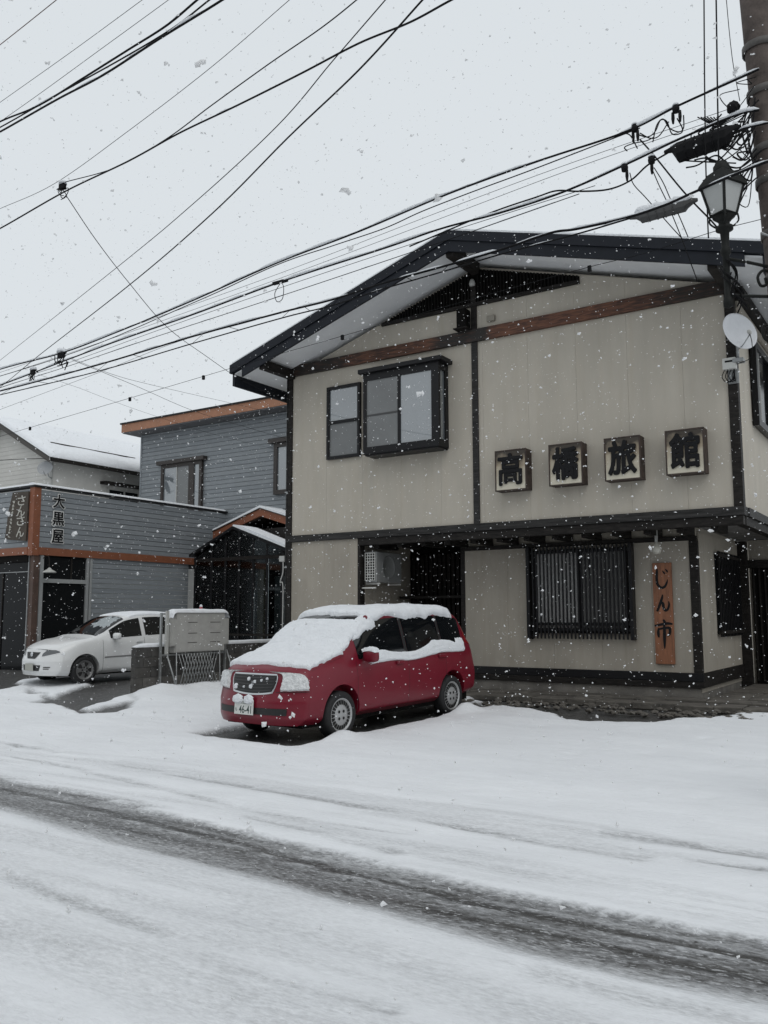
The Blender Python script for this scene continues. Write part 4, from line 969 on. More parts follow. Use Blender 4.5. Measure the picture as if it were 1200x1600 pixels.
# ------------------------------------------------------------------ cars
def make_body(S):
    """returns side(b, s, off) and front(xf, s, off): points of one continuous car skin (x lateral, b back from the nose, z up)"""
    L = S['L']
    f1 = lambda k: (lambda b: float(np.interp(b, S[k][0], S[k][1])))
    # smooth 1-D profiles
    def smooth(k):
        xs, ys = np.array(S[k][0], float), np.array(S[k][1], float)
        m = np.gradient(ys, xs)
        for i in range(len(xs)-1):
            d = (ys[i+1]-ys[i])/(xs[i+1]-xs[i])
            if d == 0: m[i] = m[i+1] = 0
            else:
                a, b = m[i]/d, m[i+1]/d
                if a < 0: m[i] = 0
                if b < 0: m[i+1] = 0
                h = math.hypot(a, b)
                if h > 3: m[i] = 3*a/h*d; m[i+1] = 3*b/h*d
        def g(b):
            b = min(max(b, xs[0]), xs[-1]); i = min(max(int(np.searchsorted(xs, b)-1), 0), len(xs)-2); h = xs[i+1]-xs[i]; t = (b-xs[i])/h
            return (2*t**3-3*t*t+1)*ys[i]+(t**3-2*t*t+t)*h*m[i]+(-2*t**3+3*t*t)*ys[i+1]+(t**3-t*t)*h*m[i+1]
        return g
    zt, zb, W, zl = smooth('top'), smooth('bot'), smooth('wid'), smooth('belt')
    def section(b):
        t, bo, w_, be = zt(b), zb(b), W(b), zl(b)
        be = min(be, t-.10); h = t-be
        xr = .965*w_ - S['lean']*h - .055; zr = t - min(.085, .36*h)
        zm = bo + .46*(be-bo)
        return [(.84*w_, bo), (.965*w_, bo+.09), (1.0*w_, zm), (.995*w_, be-.16), (.955*w_, be), (xr, zr), (xr*.74, t-.018), (0, t)]
    def spline(P, s):
        s = min(max(s, 0), len(P)-1); i = min(int(s), len(P)-2); t = s-i
        p1, p2 = np.array(P[i]), np.array(P[i+1])
        p0 = np.array(P[i-1]) if i > 0 else p1-(p2-p1)
        p3 = np.array(P[i+2]) if i+2 < len(P) else np.array((-P[i][0], P[i][1]))
        m1, m2 = (p2-p0)*.42, (p3-p1)*.42
        if i == 6: m2 = np.array((p3[0]-p1[0], 0))*.42
        n1 = np.linalg.norm(p2-p1); 
        for m_ in (m1, m2):
            q = np.linalg.norm(m_)
            if q > n1: m_ *= n1/q
        return (2*t**3-3*t*t+1)*p1+(t**3-2*t*t+t)*m1+(-2*t**3+3*t*t)*p2+(t**3-t*t)*m2
    def warp(x, b, z):
        k = abs(x)/S['hw']
        fb = max(0, 1-b/1.25)**2; rb = max(0, 1-(L-b)/.9)**2
        lean = float(np.interp(z, *S['face']))
        rl = float(np.interp(z, *S['tail']))
        return b + fb*(S['bow']*k**S['bowp'] + lean) - rb*(S['rbow']*k**3 + rl)
    def raw(b, s, sg=1):
        x, z = spline(section(b), s); return np.array((sg*x, warp(x, b, z), z))
    def side(b, s, sg=1, off=0.0):
        p = raw(b, s, sg)
        if off:
            e = .01; b0, b1 = max(b-e, 0), min(b+e, L); s0, s1 = max(s-.03, 0), min(s+.03, 6.999)
            n = np.cross(raw(b1, s, sg)-raw(b0, s, sg), raw(b, s1, sg)-raw(b, s0, sg)); n /= np.linalg.norm(n)+1e-9
            c = np.array((0, p[1], .7))
            if n@(p-c) < 0: n = -n
            p = p+n*off
        return p
    def cap(xf, s, rear=False, off=0.0):
        b = L if rear else 0.0
        x, z = spline(section(b), s); x *= xf
        p = np.array((x, warp(x, b, z), z))
        if off:
            def q(a, c): 
                X, Z_ = spline(section(b), c); X *= a; return np.array((X, warp(X, b, Z_), Z_))
            n = np.cross(q(xf+.02, s)-q(xf-.02, s), q(xf, min(s+.05, 7))-q(xf, max(s-.05, 0))); n /= np.linalg.norm(n)+1e-9
            if (n[1] > 0) != rear: n = -n
            p = p+n*off
        return p
    def cap_z(xf, z, rear=False, off=0.0):
        lo, hi = 0.0, 7.0; b = L if rear else 0.0; P = section(b)
        for _ in range(30):
            m_ = (lo+hi)/2
            if spline(P, m_)[1] < z: lo = m_
            else: hi = m_
        return cap(xf, (lo+hi)/2, rear, off)
    return side, cap, cap_z
def grid(name, fn, us, vs, m, parent, smooth=True, flip=False):
    V = [fn(u, v) for u in us for v in vs]; n = len(vs)
    F = [(i*n+j, (i+1)*n+j, (i+1)*n+j+1, i*n+j+1) for i in range(len(us)-1) for j in range(n-1)]
    if flip: F = [f[::-1] for f in F]
    return mesh(name, V, F, m, parent, smooth, local=True)
def snow_patch(name, fn, u0, u1, v0, v1, T, nu, nv, parent, eu=.12, ev=.12, jit=.06, seed=0.0, m=None):
    """fn(u,v,off): blanket of thickness T with feathered, uneven rim"""
    us = np.linspace(0, 1, nu); vs = np.linspace(0, 1, nv); V = []
    for a in us:
        for b in vs:
            ja = jit*(float(fbm(np.array(b*9+seed), np.array(seed+.3), 4))-.5)*3; jb = jit*(float(fbm(np.array(a*9+seed+9), np.array(seed+4.3), 4))-.5)*3
            a2 = a + ja*(1-2*a if False else (1 if a < .5 else -1))*(abs(a-.5)*2)**2; b2 = b + jb*(1 if b < .5 else -1)*(abs(b-.5)*2)**2
            ea = min(1, min(a, 1-a)/eu) if eu else 1; eb = min(1, min(b, 1-b)/ev) if ev else 1
            th = T*math.sqrt(max(0, 1-(1-ea)**2))*math.sqrt(max(0, 1-(1-eb)**2))*(.6+.8*float(fbm(np.array(a*9+seed*3), np.array(b*9+seed), 4)))
            V.append(fn(u0+(u1-u0)*a2, v0+(v1-v0)*b2, th+.002 if th > .004 else -.012))
    F = [(i*nv+j, (i+1)*nv+j, (i+1)*nv+j+1, i*nv+j+1) for i in range(nu-1) for j in range(nv-1)]
    return mesh(name, V, F, m or SNOW, parent, True, local=True)
def cut_wheels(body, holes, hw):
    for (b, z, r) in holes:
        for sg in (-1, 1):
            bm = bmesh.new(); bmesh.ops.create_cone(bm, cap_ends=True, segments=40, radius1=r, radius2=r, depth=.46)
            me_ = bpy.data.meshes.new('cutter'); bm.to_mesh(me_); bm.free()
            c = bpy.data.objects.new('cutter', me_); COL.objects.link(c); c.matrix_world = Matrix.Translation((sg*(hw-.0), b, z)) @ Matrix.Rotation(math.pi/2, 4, 'Y')
            md = body.modifiers.new('cut', 'BOOLEAN'); md.object = c; md.operation = 'DIFFERENCE'; md.solver = 'EXACT'
    par = body.parent; mw = body.matrix_parent_inverse.copy()
    body.parent = None; bpy.context.view_layer.update()
    dg = bpy.context.evaluated_depsgraph_get(); dg.update()
    new = bpy.data.meshes.new_from_object(body.evaluated_get(dg))
    for md in list(body.modifiers):
        c = md.object; body.modifiers.remove(md); bpy.data.objects.remove(c)
    old = body.data; body.data = new; body.parent = par
TYRE = mat('tyre_rubber', (.012, .012, .013), .75, bump=.3, bscale=60)
def wheel(parent, x, b, z, r, sg, rim_m, style):
    t = empty('wheel', (0, 0, 0), 'x', None); del t['label']; t.parent = parent; t.location = (x, b, z)
    pr = [(r*.68, -.085), (r*.72, -.10), (r*.90, -.10), (r*.985, -.075), (r, -.03), (r, .03), (r*.985, .075), (r*.90, .10), (r*.72, .10), (r*.68, .085)]
    V, F = lathe(pr, 40, 'x'); mesh('tyre', V, F, TYRE, t, True, local=True)
    s = sg
    pr = [(r*.71, s*.088), (r*.69, s*.096), (r*.65, s*.088), (r*.62, s*.072), (r*.40, s*.078), (r*.2, s*.085), (0, s*.088)]
    V, F = lathe(pr, 40, 'x'); mesh('rim', V, F, rim_m, t, True, local=True)
    mb = MB(); n = 22 if style == 'cap' else 5
    for k in range(n):
        a = 2*math.pi*k/n; ca_, sa_ = math.cos(a), math.sin(a)
        if style == 'cap': r0, r1, wd = .43*r, .61*r, .022*r/.3
        else: r0, r1, wd = .24*r, .56*r, .16*r
        def P(rad, w_, h): return (s*h, rad*ca_-w_*sa_, rad*sa_+w_*ca_)
        h0 = .0795; q = [P(r0, -wd*.55, h0+.008), P(r1, -wd, h0-.001), P(r1, wd, h0-.001), P(r0, wd*.55, h0+.008)]
        if style != 'cap': q = [P(r0, -wd*.25, h0+.009), P(r1*.8, -wd*.95, h0+.002), P(r1, -wd*.9, h0-.004), P(r1, wd*.9, h0-.004), P(r1*.8, wd*.95, h0+.002), P(r0, wd*.25, h0+.009)]
        mb.add(q, [tuple(range(len(q)))])
    for k in range(4 if style == 'cap' else 5):
        a = 2*math.pi*(k+.5)/(4 if style == 'cap' else 5); c_ = (.2*r*math.cos(a), .2*r*math.sin(a)); d = .022
        mb.add([(s*.0905, c_[0]+d*math.cos(i*math.pi/3), c_[1]+d*math.sin(i*math.pi/3)) for i in range(6)], [tuple(range(6))])
    mb.build('rim_openings', mat('wheel_gap', (.012, .012, .012), .8), t, local=True)['kind'] = 'stuff'
    return t
def build_car(S, name, label, loc, heading, slope, paint, group=None):
    car = empty(name, loc, label, 'car', group); car.rotation_euler = (slope, 0, -heading)
    side, cap, cap_z = make_body(S); L = S['L']
    ns = 46
    ss = np.linspace(0, 7, ns); bs = np.unique(np.concatenate([np.linspace(0, .3, 7), np.linspace(.3, L-.3, 74), np.linspace(L-.3, L, 7)]))
    V = []; row = 2*ns-1
    for b in bs:
        for s in ss: V.append(side(b, s, 1))
        for s in ss[-2::-1]: V.append(side(b, s, -1))
    F = []
    for i in range(len(bs)-1):
        for j in range(row-1): F.append((i*row+j, i*row+j+1, (i+1)*row+j+1, (i+1)*row+j))
        F.append((i*row+row-1, i*row, (i+1)*row, (i+1)*row+row-1))
    xf = np.linspace(1, -1, 41)
    for rear in (False, True):
        base = (len(bs)-1)*row if rear else 0
        idx_ = []
        for k in range(ns):
            r_ = []
            for a, q in enumerate(xf):
                if a == 0: r_.append(base+k)
                elif a == len(xf)-1: r_.append(base+row-1-k)
                elif k == ns-1: r_.append(base+k)
                else: V.append(cap(q, ss[k], rear)); r_.append(len(V)-1)
            idx_.append(r_)
        for k in range(ns-1):
            for a in range(len(xf)-1):
                f = [idx_[k][a], idx_[k+1][a], idx_[k+1][a+1], idx_[k][a+1]]; g_ = []
                for q in f:
                    if q not in g_: g_.append(q)
                if len(g_) >= 3: F.append(tuple(g_[::-1] if rear else g_))
    body = mesh('body', V, F, paint, car, True, local=True)
    bm = bmesh.new(); bm.from_mesh(body.data); bmesh.ops.remove_doubles(bm, verts=bm.verts[:], dist=1e-5); bmesh.ops.recalc_face_normals(bm, faces=bm.faces[:]); bm.to_mesh(body.data); bm.free()
    cut_wheels(body, [(S['fa'], S['wr'], S['arch']), (S['fa']+S['wb'], S['wr'], S['arch'])], S['hw'])
    # smooth shading with crisp arches
    body.data.polygons.foreach_set('use_smooth', [True]*len(body.data.polygons))
    try: body.data.set_sharp_from_angle(angle=math.radians(48))
    except Exception: pass
    if len(body.data.materials) == 0: body.data.materials.append(paint)
    for p in body.data.polygons: p.material_index = 0
    # wheel-well liners
    for b in (S['fa'], S['fa']+S['wb']):
        for sg in (-1, 1):
            wheel(car, sg*(S['hw']-.12), b, S['wr']-S.get('drop', 0), S['wr'], sg, S['rim'], S['wstyle'])
    box('underbody', -S['hw']+.16, S['hw']-.16, .25, L-.2, .17, .30, DARK, car, local=True)
    return car, side, cap, cap_z
def side_patch(name, side, b0, b1, s0, s1, sg, m, par, off=.004, nb=14, nsv=8, skew=0.0, flat=False):
    return grid(name, lambda u, v: side(b0+(b1-b0)*u + skew*v, s0+(s1-s0)*v, sg, off), np.linspace(0, 1, nb), np.linspace(0, 1, nsv), m, par)
CGLASS = mat('tinted_car_glass', (.006, .007, .008), .04, spec=.6)
CHROME = mat('chrome', (.55, .56, .57), .2, metal=1.0)
BLKPL = mat('black_plastic', (.012, .012, .012), .55)
RED = mat('crimson_car_paint', (.160, .008, .020), .36, var=.06, scale=4, coat=.12, spec=.35)
SILV = mat('silver_wheel_trim', (.42, .42, .42), .4, metal=.4)
VAN = dict(L=4.42, hw=.845, lean=.195, bow=.26, bowp=3.2, rbow=.14, fa=.88, wb=2.705, wr=.315, arch=.372, rim=SILV, wstyle='cap', drop=.03,
    top=([0, .10, .22, .5, .80, .94, 1.28, 1.60, 1.82, 2.4, 3.2, 3.85, 4.05, 4.22, 4.36, 4.42], [.895, .955, .985, 1.05, 1.11, 1.165, 1.385, 1.57, 1.62, 1.655, 1.655, 1.615, 1.565, 1.37, 1.10, .98]),
    bot=([0, .5, 1.5, 3.5, 4.42], [.215, .20, .23, .235, .29]), wid=([0, .35, .9, 2.5, 3.8, 4.42], [.815, .835, .845, .845, .84, .80]),
    belt=([0, .2, 1.0, 2.0, 4.42], [.79, .84, .95, .975, 1.035]), face=([.2, .3, .5, .62, .8, .95], [.035, .0, .0, .035, .075, .12]), tail=([.2, .4, .6, .9, 1.2], [.06, 0, 0, .03, .05]))
z0 = float(gz(CAR['x'], CAR['y']+.88))-.02
van, side, cap, cap_z = build_car(VAN, 'minivan', 'crimson minivan blanketed with snow on bonnet, windscreen and roof', (CAR['x'], CAR['y'], z0-.015), CAR['a'], .0204, RED)
for sg in (-1, 1):
    for b0, b1 in ((1.27, 2.36), (2.43, 3.32), (3.38, 4.02)):
        side_patch('side_window', side, b0, b1, 4.10, 4.90, sg, CGLASS, van, .004, 14, 8)
    side_patch('window_pillar', side, 2.365, 2.425, 4.1, 4.9, sg, BLKPL, van, .004, 3, 8); side_patch('window_pillar', side, 3.325, 3.375, 4.1, 4.9, sg, BLKPL, van, .004, 3, 8)
    for b in (1.20, 2.40, 3.40): side_patch('door_seam', side, b-.003, b+.003, .6, 4.0, sg, BLKPL, van, .0015, 2, 24)
    grid('door_seam', lambda u, v: side(1.25+2.1*u, .62+.02*v, sg, .0015), np.linspace(0, 1, 30), (0, 1), BLKPL, van)
    side_patch('sill_strip', side, 1.26, 3.2, .05, .75, sg, mat('dark_red_sill', (.085, .008, .014), .5), van, .003, 20, 4)
    for b in (2.18, 3.28):
        P = side(b, 3.45, sg, .018); box('door_handle', P[0]-.02, P[0]+.02, P[1]-.09, P[1]+.09, P[2]-.022, P[2]+.022, RED, van, bevel=.012, local=True)
    # headlight plastered with snow
    hl = grid('headlight', lambda u, v: cap_z(sg*(.66-.07*(1-v)*(1-u)+.33*u), .66+.205*v+.01*u, False, .012), np.linspace(0, 1, 12), np.linspace(0, 1, 8), mat('headlight_glass', (.35, .36, .36), .15, spec=.8), van)
    snow_patch('headlight_snow', lambda u, v, o: cap_z(sg*(.65-.075*(1-v)*(1-u)+.345*u), .645+.235*v+.01*u, False, o+.012), 0, 1, 0, 1, .028, 26, 18, hl, .06, .06, .02, seed=3.3+sg, m=mat('icy_snow', (.66, .67, .67), .6, var=.25, scale=30, bump=.9, bscale=45))
    # mirror
    P = side(1.36, 4.0, sg, .03)
    mr = empty('door_mirror', (0, 0, 0), 'x', None); del mr['label']; mr.parent = van; mr.location = P + np.array([sg*.12, 0, .06])
    bm = bmesh.new(); bmesh.ops.create_cube(bm, size=1); bmesh.ops.subdivide_edges(bm, edges=bm.edges[:], cuts=3, use_grid_fill=True)
    for v_ in bm.verts:
        c = v_.co*2; q = Vector([abs(a)**4 for a in c]); k = (sum(q))**.25; v_.co = Vector((c.x/k*.115, c.y/k*.075, c.z/k*.085))
        if v_.co.y > .0: v_.co.y *= .7
    me_ = bpy.data.meshes.new('mirror_housing'); bm.to_mesh(me_); bm.free(); me_.polygons.foreach_set('use_smooth', [True]*len(me_.polygons)); link('mirror_housing', me_, RED, mr)
    box('mirror_arm', -.13 if sg > 0 else .05, -.05 if sg > 0 else .13, -.03, .03, -.06, -.02, BLKPL, mr, local=True)
    snow_patch('mirror_snow', lambda u, v, o: np.array((-.112+.224*u, -.07+.125*v, .062+.018*math.sin(math.pi*u)+o)), 0, 1, 0, 1, .04, 16, 12, mr, .15, .15, .03, 5.)
    side_patch('tail_light', side, 4.12, 4.36, 4.2, 5.3, sg, mat('tail_lamp_red', (.22, .01, .012), .2), van, .005, 8, 10)
grid('windscreen', lambda u, v: side(.92+.74*u, 5.12+1.88*min(v, 1) if v <= 1 else 5.12+1.88*(2-v), 1 if v <= 1 else -1, .004), np.linspace(0, 1, 20), np.linspace(0, 2, 41), CGLASS, van)
grid('rear_window', lambda u, v: side(4.08+.22*u, 5.2+1.8*v if v <= 1 else 5.2+1.8*(2-v), 1 if v <= 1 else -1, .004), np.linspace(0, 1, 8), np.linspace(0, 2, 31), CGLASS, van)
# radiator grille with chrome surround and emblem
def gshape(u, v, grow=0.0):
    x = -1+2*u; z = .635 + grow*-.02 + (.205+.04*grow)*v; w_ = (.375+.045*v+.022*grow)*(1-.10*(1-v)**3); return cap_z(x*w_/.83*1.02, z-.028*(1-v)*(1-abs(x)**2.0)*1.0, False, .010-.004*grow)
grid('grille_surround', lambda u, v: gshape(u, v, 1.0), np.linspace(0, 1, 24), np.linspace(0, 1, 8), CHROME, van)
gl = grid('grille', lambda u, v: gshape(u, v), np.linspace(0, 1, 24), np.linspace(0, 1, 8), BLKPL, van)
for k in range(5): grid('grille_bar', lambda u, v: gshape(.02+.96*u, .10+.18*k+.05*v)+np.array((0, -.006, 0)), np.linspace(0, 1, 20), (0, 1), mat('grille_bar_grey', (.035, .035, .036), .3), gl)
E_ = gshape(.5, .52)+np.array((0, -.012, 0)); mb = MB(); d = .030
for a in (90, 210, 330):
    c_, s_ = math.cos(math.radians(a)), math.sin(math.radians(a)); pts = [(0, 0), (d*.58, -d*.34), (d*1.16, 0), (d*.58, d*.34)]
    q = [(E_[0]+c_*px-s_*py, E_[1], E_[2]+s_*px+c_*py) for px, py in pts]; q2 = [(x, y+.012, z) for x, y, z in q]
    mb.add(q+q2, [(0, 1, 2, 3), (0, 4, 5, 1), (1, 5, 6, 2), (2, 6, 7, 3), (3, 7, 4, 0)])
mb.build('emblem', CHROME, gl, local=True)
for k, (u, v, s) in enumerate([(.08, .25, .03), (.40, .75, .022), (.47, .35, .025), (.55, .62, .018), (.70, .7, .014), (.30, .3, .012), (.82, .8, .014)]):
    P = gshape(u, v)+np.array((0, -.008, 0)); snow_patch('grille_snow', lambda a, b, o: P+np.array(((a-.5)*2*s, -o, (b-.5)*2.4*s)), 0, 1, 0, 1, .016, 8, 8, gl, .4, .4, .1, k*1.7)
for sg in (-1, 1): grid('bumper_seam', lambda u, v: cap_z(sg*(.50+.5*u), .628+.006*v+.008*u, False, .003), np.linspace(0, 1, 14), (0, 1), BLKPL, van)
for sg in (-1, 1): grid('bonnet_seam', lambda u, v: side(.14+.85*u, 4.62+.02*v, sg, .0025), np.linspace(0, 1, 24), (0, 1), BLKPL, van)
# lower intake, bumper crease and plate
grid('lower_intake', lambda u, v: cap_z(-.84+1.56*u, .345+.085*v, False, .006), np.linspace(0, 1, 36), np.linspace(0, 1, 4), BLKPL, van)
PLX, PLZ = -.085, .430
PC = cap_z(PLX/.83, PLZ, False, .03)
nplate = empty('number_plate', (0, 0, 0), 'x', None); del nplate['label']; nplate.parent = van; nplate.location = PC; ORG[nplate.name] = Vector((0, 0, 0)); nplate.rotation_euler = (math.radians(-4), 0, math.radians(-1)); nplate.scale = (1.06, 1, 1.15)
box('plate', -.165, .165, -.004, .004, -.0825, .0825, mat('plate_white', (.62, .63, .60), .45), nplate, local=True)
PG = mat('plate_green', (.03, .055, .05), .5)
place_glyph('plate_text', '46-41', (.025, -.0045, -.025), .215, .088, (1, 0, 0), (0, -1, 0), PG, nplate, offset=.012, depth=.001)
place_glyph('plate_text', '秋田501', (.01, -.0045, .052), .15, .038, (1, 0, 0), (0, -1, 0), PG, nplate, offset=.006, depth=.001)
place_glyph('plate_text', 'も', (-.132, -.0045, -.03), .035, .04, (1, 0, 0), (0, -1, 0), PG, nplate, offset=.006, depth=.001)
for a, b in ((-.19, -.03), (.01, .155)): snow_patch('plate_snow', lambda u, v, o: np.array((a+(b-a)*u, -.012-o*.7, .045+.075*v+.03*math.sin(math.pi*u)*(v-.3))), 0, 1, 0, 1, .035, 14, 10, nplate, .3, .3, .08, 4+a)
# snow blankets
def sym(u, v, o, lim=0):   # v: -1..1 across; maps to s on both flanks
    sg = 1 if v >= 0 else -1; return side(u, 7-abs(v)*2.55, sg, o)
snow_patch('bonnet_snow', sym, .12, 1.00, -.93, .86, .055, 56, 70, van, .10, .07, .04, 1.0)
snow_patch('windscreen_snow', sym, .84, 1.50, -.93, .84, .050, 50, 70, van, .12, .07, .04, 2.0)
snow_patch('roof_snow', sym, 1.62, 3.86, -.86, .82, .072, 90, 70, van, .05, .09, .035, 7.0)
snow_patch('pillar_snow', lambda u, v, o: side(u, v, 1, o), 1.26, 1.80, 4.72, 5.7, .040, 30, 26, van, .2, .2, .08, 8.0)
for sg in (-1, 1):
    snow_patch('sill_snow', lambda u, v, o: side(u, 3.62+.58*v+.10*math.sin(u*4.3)+.05*(u-2.6), sg, o), 1.50, 4.02, 0, 1, .028, 110, 16, van, .03, .30, .10, 6.1+sg)
snow_patch('sill_snow', lambda u, v, o: side(u, v, 1, o), 3.78, 4.06, 3.60, 4.35, .03, 16, 16, van, .3, .25, .08, 2.2)
P = side(1.64, 5.2, 1, .03)
V, F = lathe([(0, -.03), (.03, -.02), (.036, .0), (.028, .022), (0, .03)], 14, 'y', tuple(P)); mesh('fender_lamp', V, F, RED, van, True, local=True)
# ------------------------------------------------------------------ white hatchback
WHP = mat('white_car_paint', (.66, .665, .66), .3, var=.03, scale=4, coat=.3)
ALLOY = mat('alloy_wheel', (.20, .20, .20), .45, metal=.5)
HATCH = dict(L=3.925, hw=.84, lean=.26, bow=.30, bowp=2.6, rbow=.16, fa=.80, wb=2.49, wr=.295, arch=.345, rim=ALLOY, wstyle='alloy',
    top=([0, .10, .25, .6, .95, 1.1, 1.5, 1.85, 2.1, 2.5, 3.0, 3.4, 3.62, 3.8, 3.925], [.76, .83, .88, .955, 1.0, 1.05, 1.26, 1.425, 1.475, 1.51, 1.50, 1.45, 1.38, 1.12, .92]),
    bot=([0, .5, 1.5, 3.0, 3.925], [.20, .18, .20, .21, .27]), wid=([0, .35, .9, 2.3, 3.4, 3.925], [.80, .83, .84, .84, .83, .79]),
    belt=([0, .25, 1.0, 2.0, 3.925], [.66, .76, .90, .94, 1.0]), face=([.2, .3, .5, .62, .75, .9], [.03, .0, .0, .04, .085, .14]), tail=([.2, .4, .6, .9, 1.2], [.06, 0, 0, .03, .05]))
hat, side, cap, cap_z = build_car(HATCH, 'hatchback', 'white hatchback parked beside the clapboard shop front', (-16.62, 11.62, .15), math.radians(7.0), 0.012, WHP)
for sg in (-1, 1):
    for b0, b1 in ((1.42, 2.22), (2.32, 3.05), (3.12, 3.5)): side_patch('side_window', side, b0, b1, 4.10, 4.90, sg, CGLASS, hat, .004, 14, 8)
    for b in (1.22, 2.27, 3.0): side_patch('door_seam', side, b-.004, b+.004, .6, 4.0, sg, mat('grey_seam', (.12, .12, .12), .6), hat, .0015, 2, 24)
    side_patch('rubbing_strip', side, 1.25, 3.0, 1.98, 2.12, sg, mat('grey_strip', (.20, .20, .20), .5), hat, .006, 20, 3)
    grid('headlight', lambda u, v: cap_z(sg*(.46+.52*u), .60+.085*u+(.05+.105*u**.6)*v*(1.0-.25*u), False, .008), np.linspace(0, 1, 14), np.linspace(0, 1, 6), mat('grey_headlight', (.085, .09, .095), .10, spec=.8), hat)
    grid('bumper_slot', lambda u, v: cap_z(sg*(.55+.20*u), .37+.02*v, False, .006), np.linspace(0, 1, 6), (0, 1), BLKPL, hat); grid('bumper_slot', lambda u, v: cap_z(sg*(.55+.17*u), .335+.018*v, False, .006), np.linspace(0, 1, 6), (0, 1), BLKPL, hat)
    P = side(1.50, 4.0, sg, .03)
    mr = empty('door_mirror', (0, 0, 0), 'x', None); del mr['label']; mr.parent = hat; mr.location = P + np.array([sg*.10, 0, .05])
    me_ = bpy.data.meshes['mirror_housing'].copy(); link('mirror_housing', me_, WHP, mr).scale = (.95, .9, .85)
    box('mirror_arm', -.13 if sg > 0 else .05, -.05 if sg > 0 else .13, -.03, .03, -.06, -.02, BLKPL, mr, local=True)
    P = side(2.14, 3.45, sg, .018); box('door_handle', P[0]-.02, P[0]+.02, P[1]-.08, P[1]+.08, P[2]-.02, P[2]+.02, WHP, hat, bevel=.01, local=True)
grid('windscreen', lambda u, v: side(1.08+.76*u, 5.10+1.9*min(v, 1) if v <= 1 else 5.10+1.9*(2-v), 1 if v <= 1 else -1, .004), np.linspace(0, 1, 20), np.linspace(0, 2, 41), CGLASS, hat)
grid('grille', lambda u, v: cap_z((-1+2*u)*(.20+.17*v), .55+.135*v, False, .008), np.linspace(0, 1, 16), np.linspace(0, 1, 6), BLKPL, hat)
grid('lower_intake', lambda u, v: cap_z((-1+2*u)*(.40+.05*v), .30+.12*v, False, .006), np.linspace(0, 1, 16), np.linspace(0, 1, 4), BLKPL, hat)
P = cap_z(0, .635, False, .016); V, F = lathe([(0, 0), (.045, 0), (.055, .008), (.045, .016), (0, .016)], 18, 'y', (P[0], P[1]-.012, P[2])); mesh('emblem', V, F, CHROME, hat, True, local=True)
P = cap_z(0, .375, False, .02); box('number_plate', P[0]-.165, P[0]+.165, P[1]-.012, P[1]-.004, P[2]-.075, P[2]+.075, mat('dull_plate', (.33, .33, .29), .5), hat, local=True)
snow_patch('roof_snow', lambda u, v, o: side(u, 7-abs(v)*1.95, 1 if v >= 0 else -1, o), 1.95, 3.4, -1, 1, .022, 40, 30, hat, .06, .08, .03, 3.0)
snow_patch('screen_snow', lambda u, v, o: side(u, 7-abs(v)*1.7, 1 if v >= 0 else -1, o), 1.35, 1.85, -.2, 1.0, .006, 30, 30, hat, .3, .3, .2, 13.0, m=mat('icy_film', (.30, .33, .34), .5, var=.3, scale=25))
# ------------------------------------------------------------------ utility pole
PP = np.array([-1.10, 8.13])
pole = empty('utility_pole', (PP[0], PP[1], 0), 'thick grey-brown concrete utility pole at the right edge', 'utility pole')
POLEM = mat('mottled_concrete_pole', (.085, .068, .060), .9, var=.45, scale=5, bump=.4, bscale=30)
lean = np.array([-.040, .0])
prf = []; V = []; F = []; nz, na = 26, 24
for i in range(nz+1):
    z = -.2 + 11.2*i/nz; r_ = .172 - .0045*z
    for k in range(na):
        a = 2*math.pi*k/na; V.append((PP[0]+lean[0]*(z-5)+r_*math.cos(a), PP[1]+r_*math.sin(a), z))
for i in range(nz):
    for k in range(na): F.append((i*na+k, i*na+(k+1) % na, (i+1)*na+(k+1) % na, (i+1)*na+k))
F.append(tuple(nz*na+k for k in range(na)))
mesh('shaft', V, F, POLEM, pole, True)
IRONC = mat('dark_clamp_steel', (.07, .065, .06), .6, var=.3, scale=8)
def pc(z): return np.array([PP[0]+lean[0]*(z-5), PP[1], z])
for z in (4.0, 4.55, 4.95, 5.45, 5.75, 6.3, 6.75):
    V, F = lathe([(.156, -.035), (.165, -.03), (.165, .03), (.156, .035)], 24, c=tuple(pc(z))); mesh('band_clamp', V, F, IRONC, pole, True)
for k in range(7):
    z = 2.2+.45*k; V, F = tube([pc(z), pc(z)+np.array([.30*(1 if k % 2 else -1)*.4, -.26, 0])], .01); mesh('climbing_step', V, F, STEEL, pole, True)
# cable loops and terminals clamped to the pole
CP0, CPD = np.array([-1.25, 7.95]), np.array([-1.0, .085])
def cpt(x, y): return onP(x, y, CP0, CPD)
for k, pts in enumerate(([(1190, 235), (1155, 262), (1120, 252), (1102, 247), (1085, 250)], [(1186, 250), (1150, 268), (1135, 255), (1118, 243), (1090, 258), (1072, 262)], [(1182, 232), (1165, 250), (1152, 240), (1170, 236)], [(1180, 205), (1172, 235), (1160, 250), (1145, 245)], [(1175, 165), (1168, 200), (1172, 232), (1178, 260)], [(1168, 170), (1160, 205), (1168, 240)])):
    V, F = tube(catmull([cpt(*p) for p in pts], 8), .008); mesh('cable_loop', V, F, CABLE, pole, True)
for k in range(7):
    q = [(1150+3*k, 165+2*k), (1135-4*k, 185+3*k), (1125-2*k, 190+k), (1120-5*k, 183)]
    V, F = tube(catmull([cpt(*p) for p in q], 6), .0055); mesh('drop_lead', V, F, CABLE, pole, True)
c_ = cpt(1146, 168); bm = bmesh.new(); bmesh.ops.create_icosphere(bm, subdivisions=3, radius=.058)
for v_ in bm.verts: v_.co *= 1+.10*math.sin(v_.co.x*160)*math.cos(v_.co.z*120); v_.co += Vector(c_)-ORG[pole.name]
me_ = bpy.data.meshes.new('cable_terminal'); bm.to_mesh(me_); bm.free(); link('cable_terminal', me_, CABLE, pole)
snow_top = lambda name, par, c0, c1, r: None
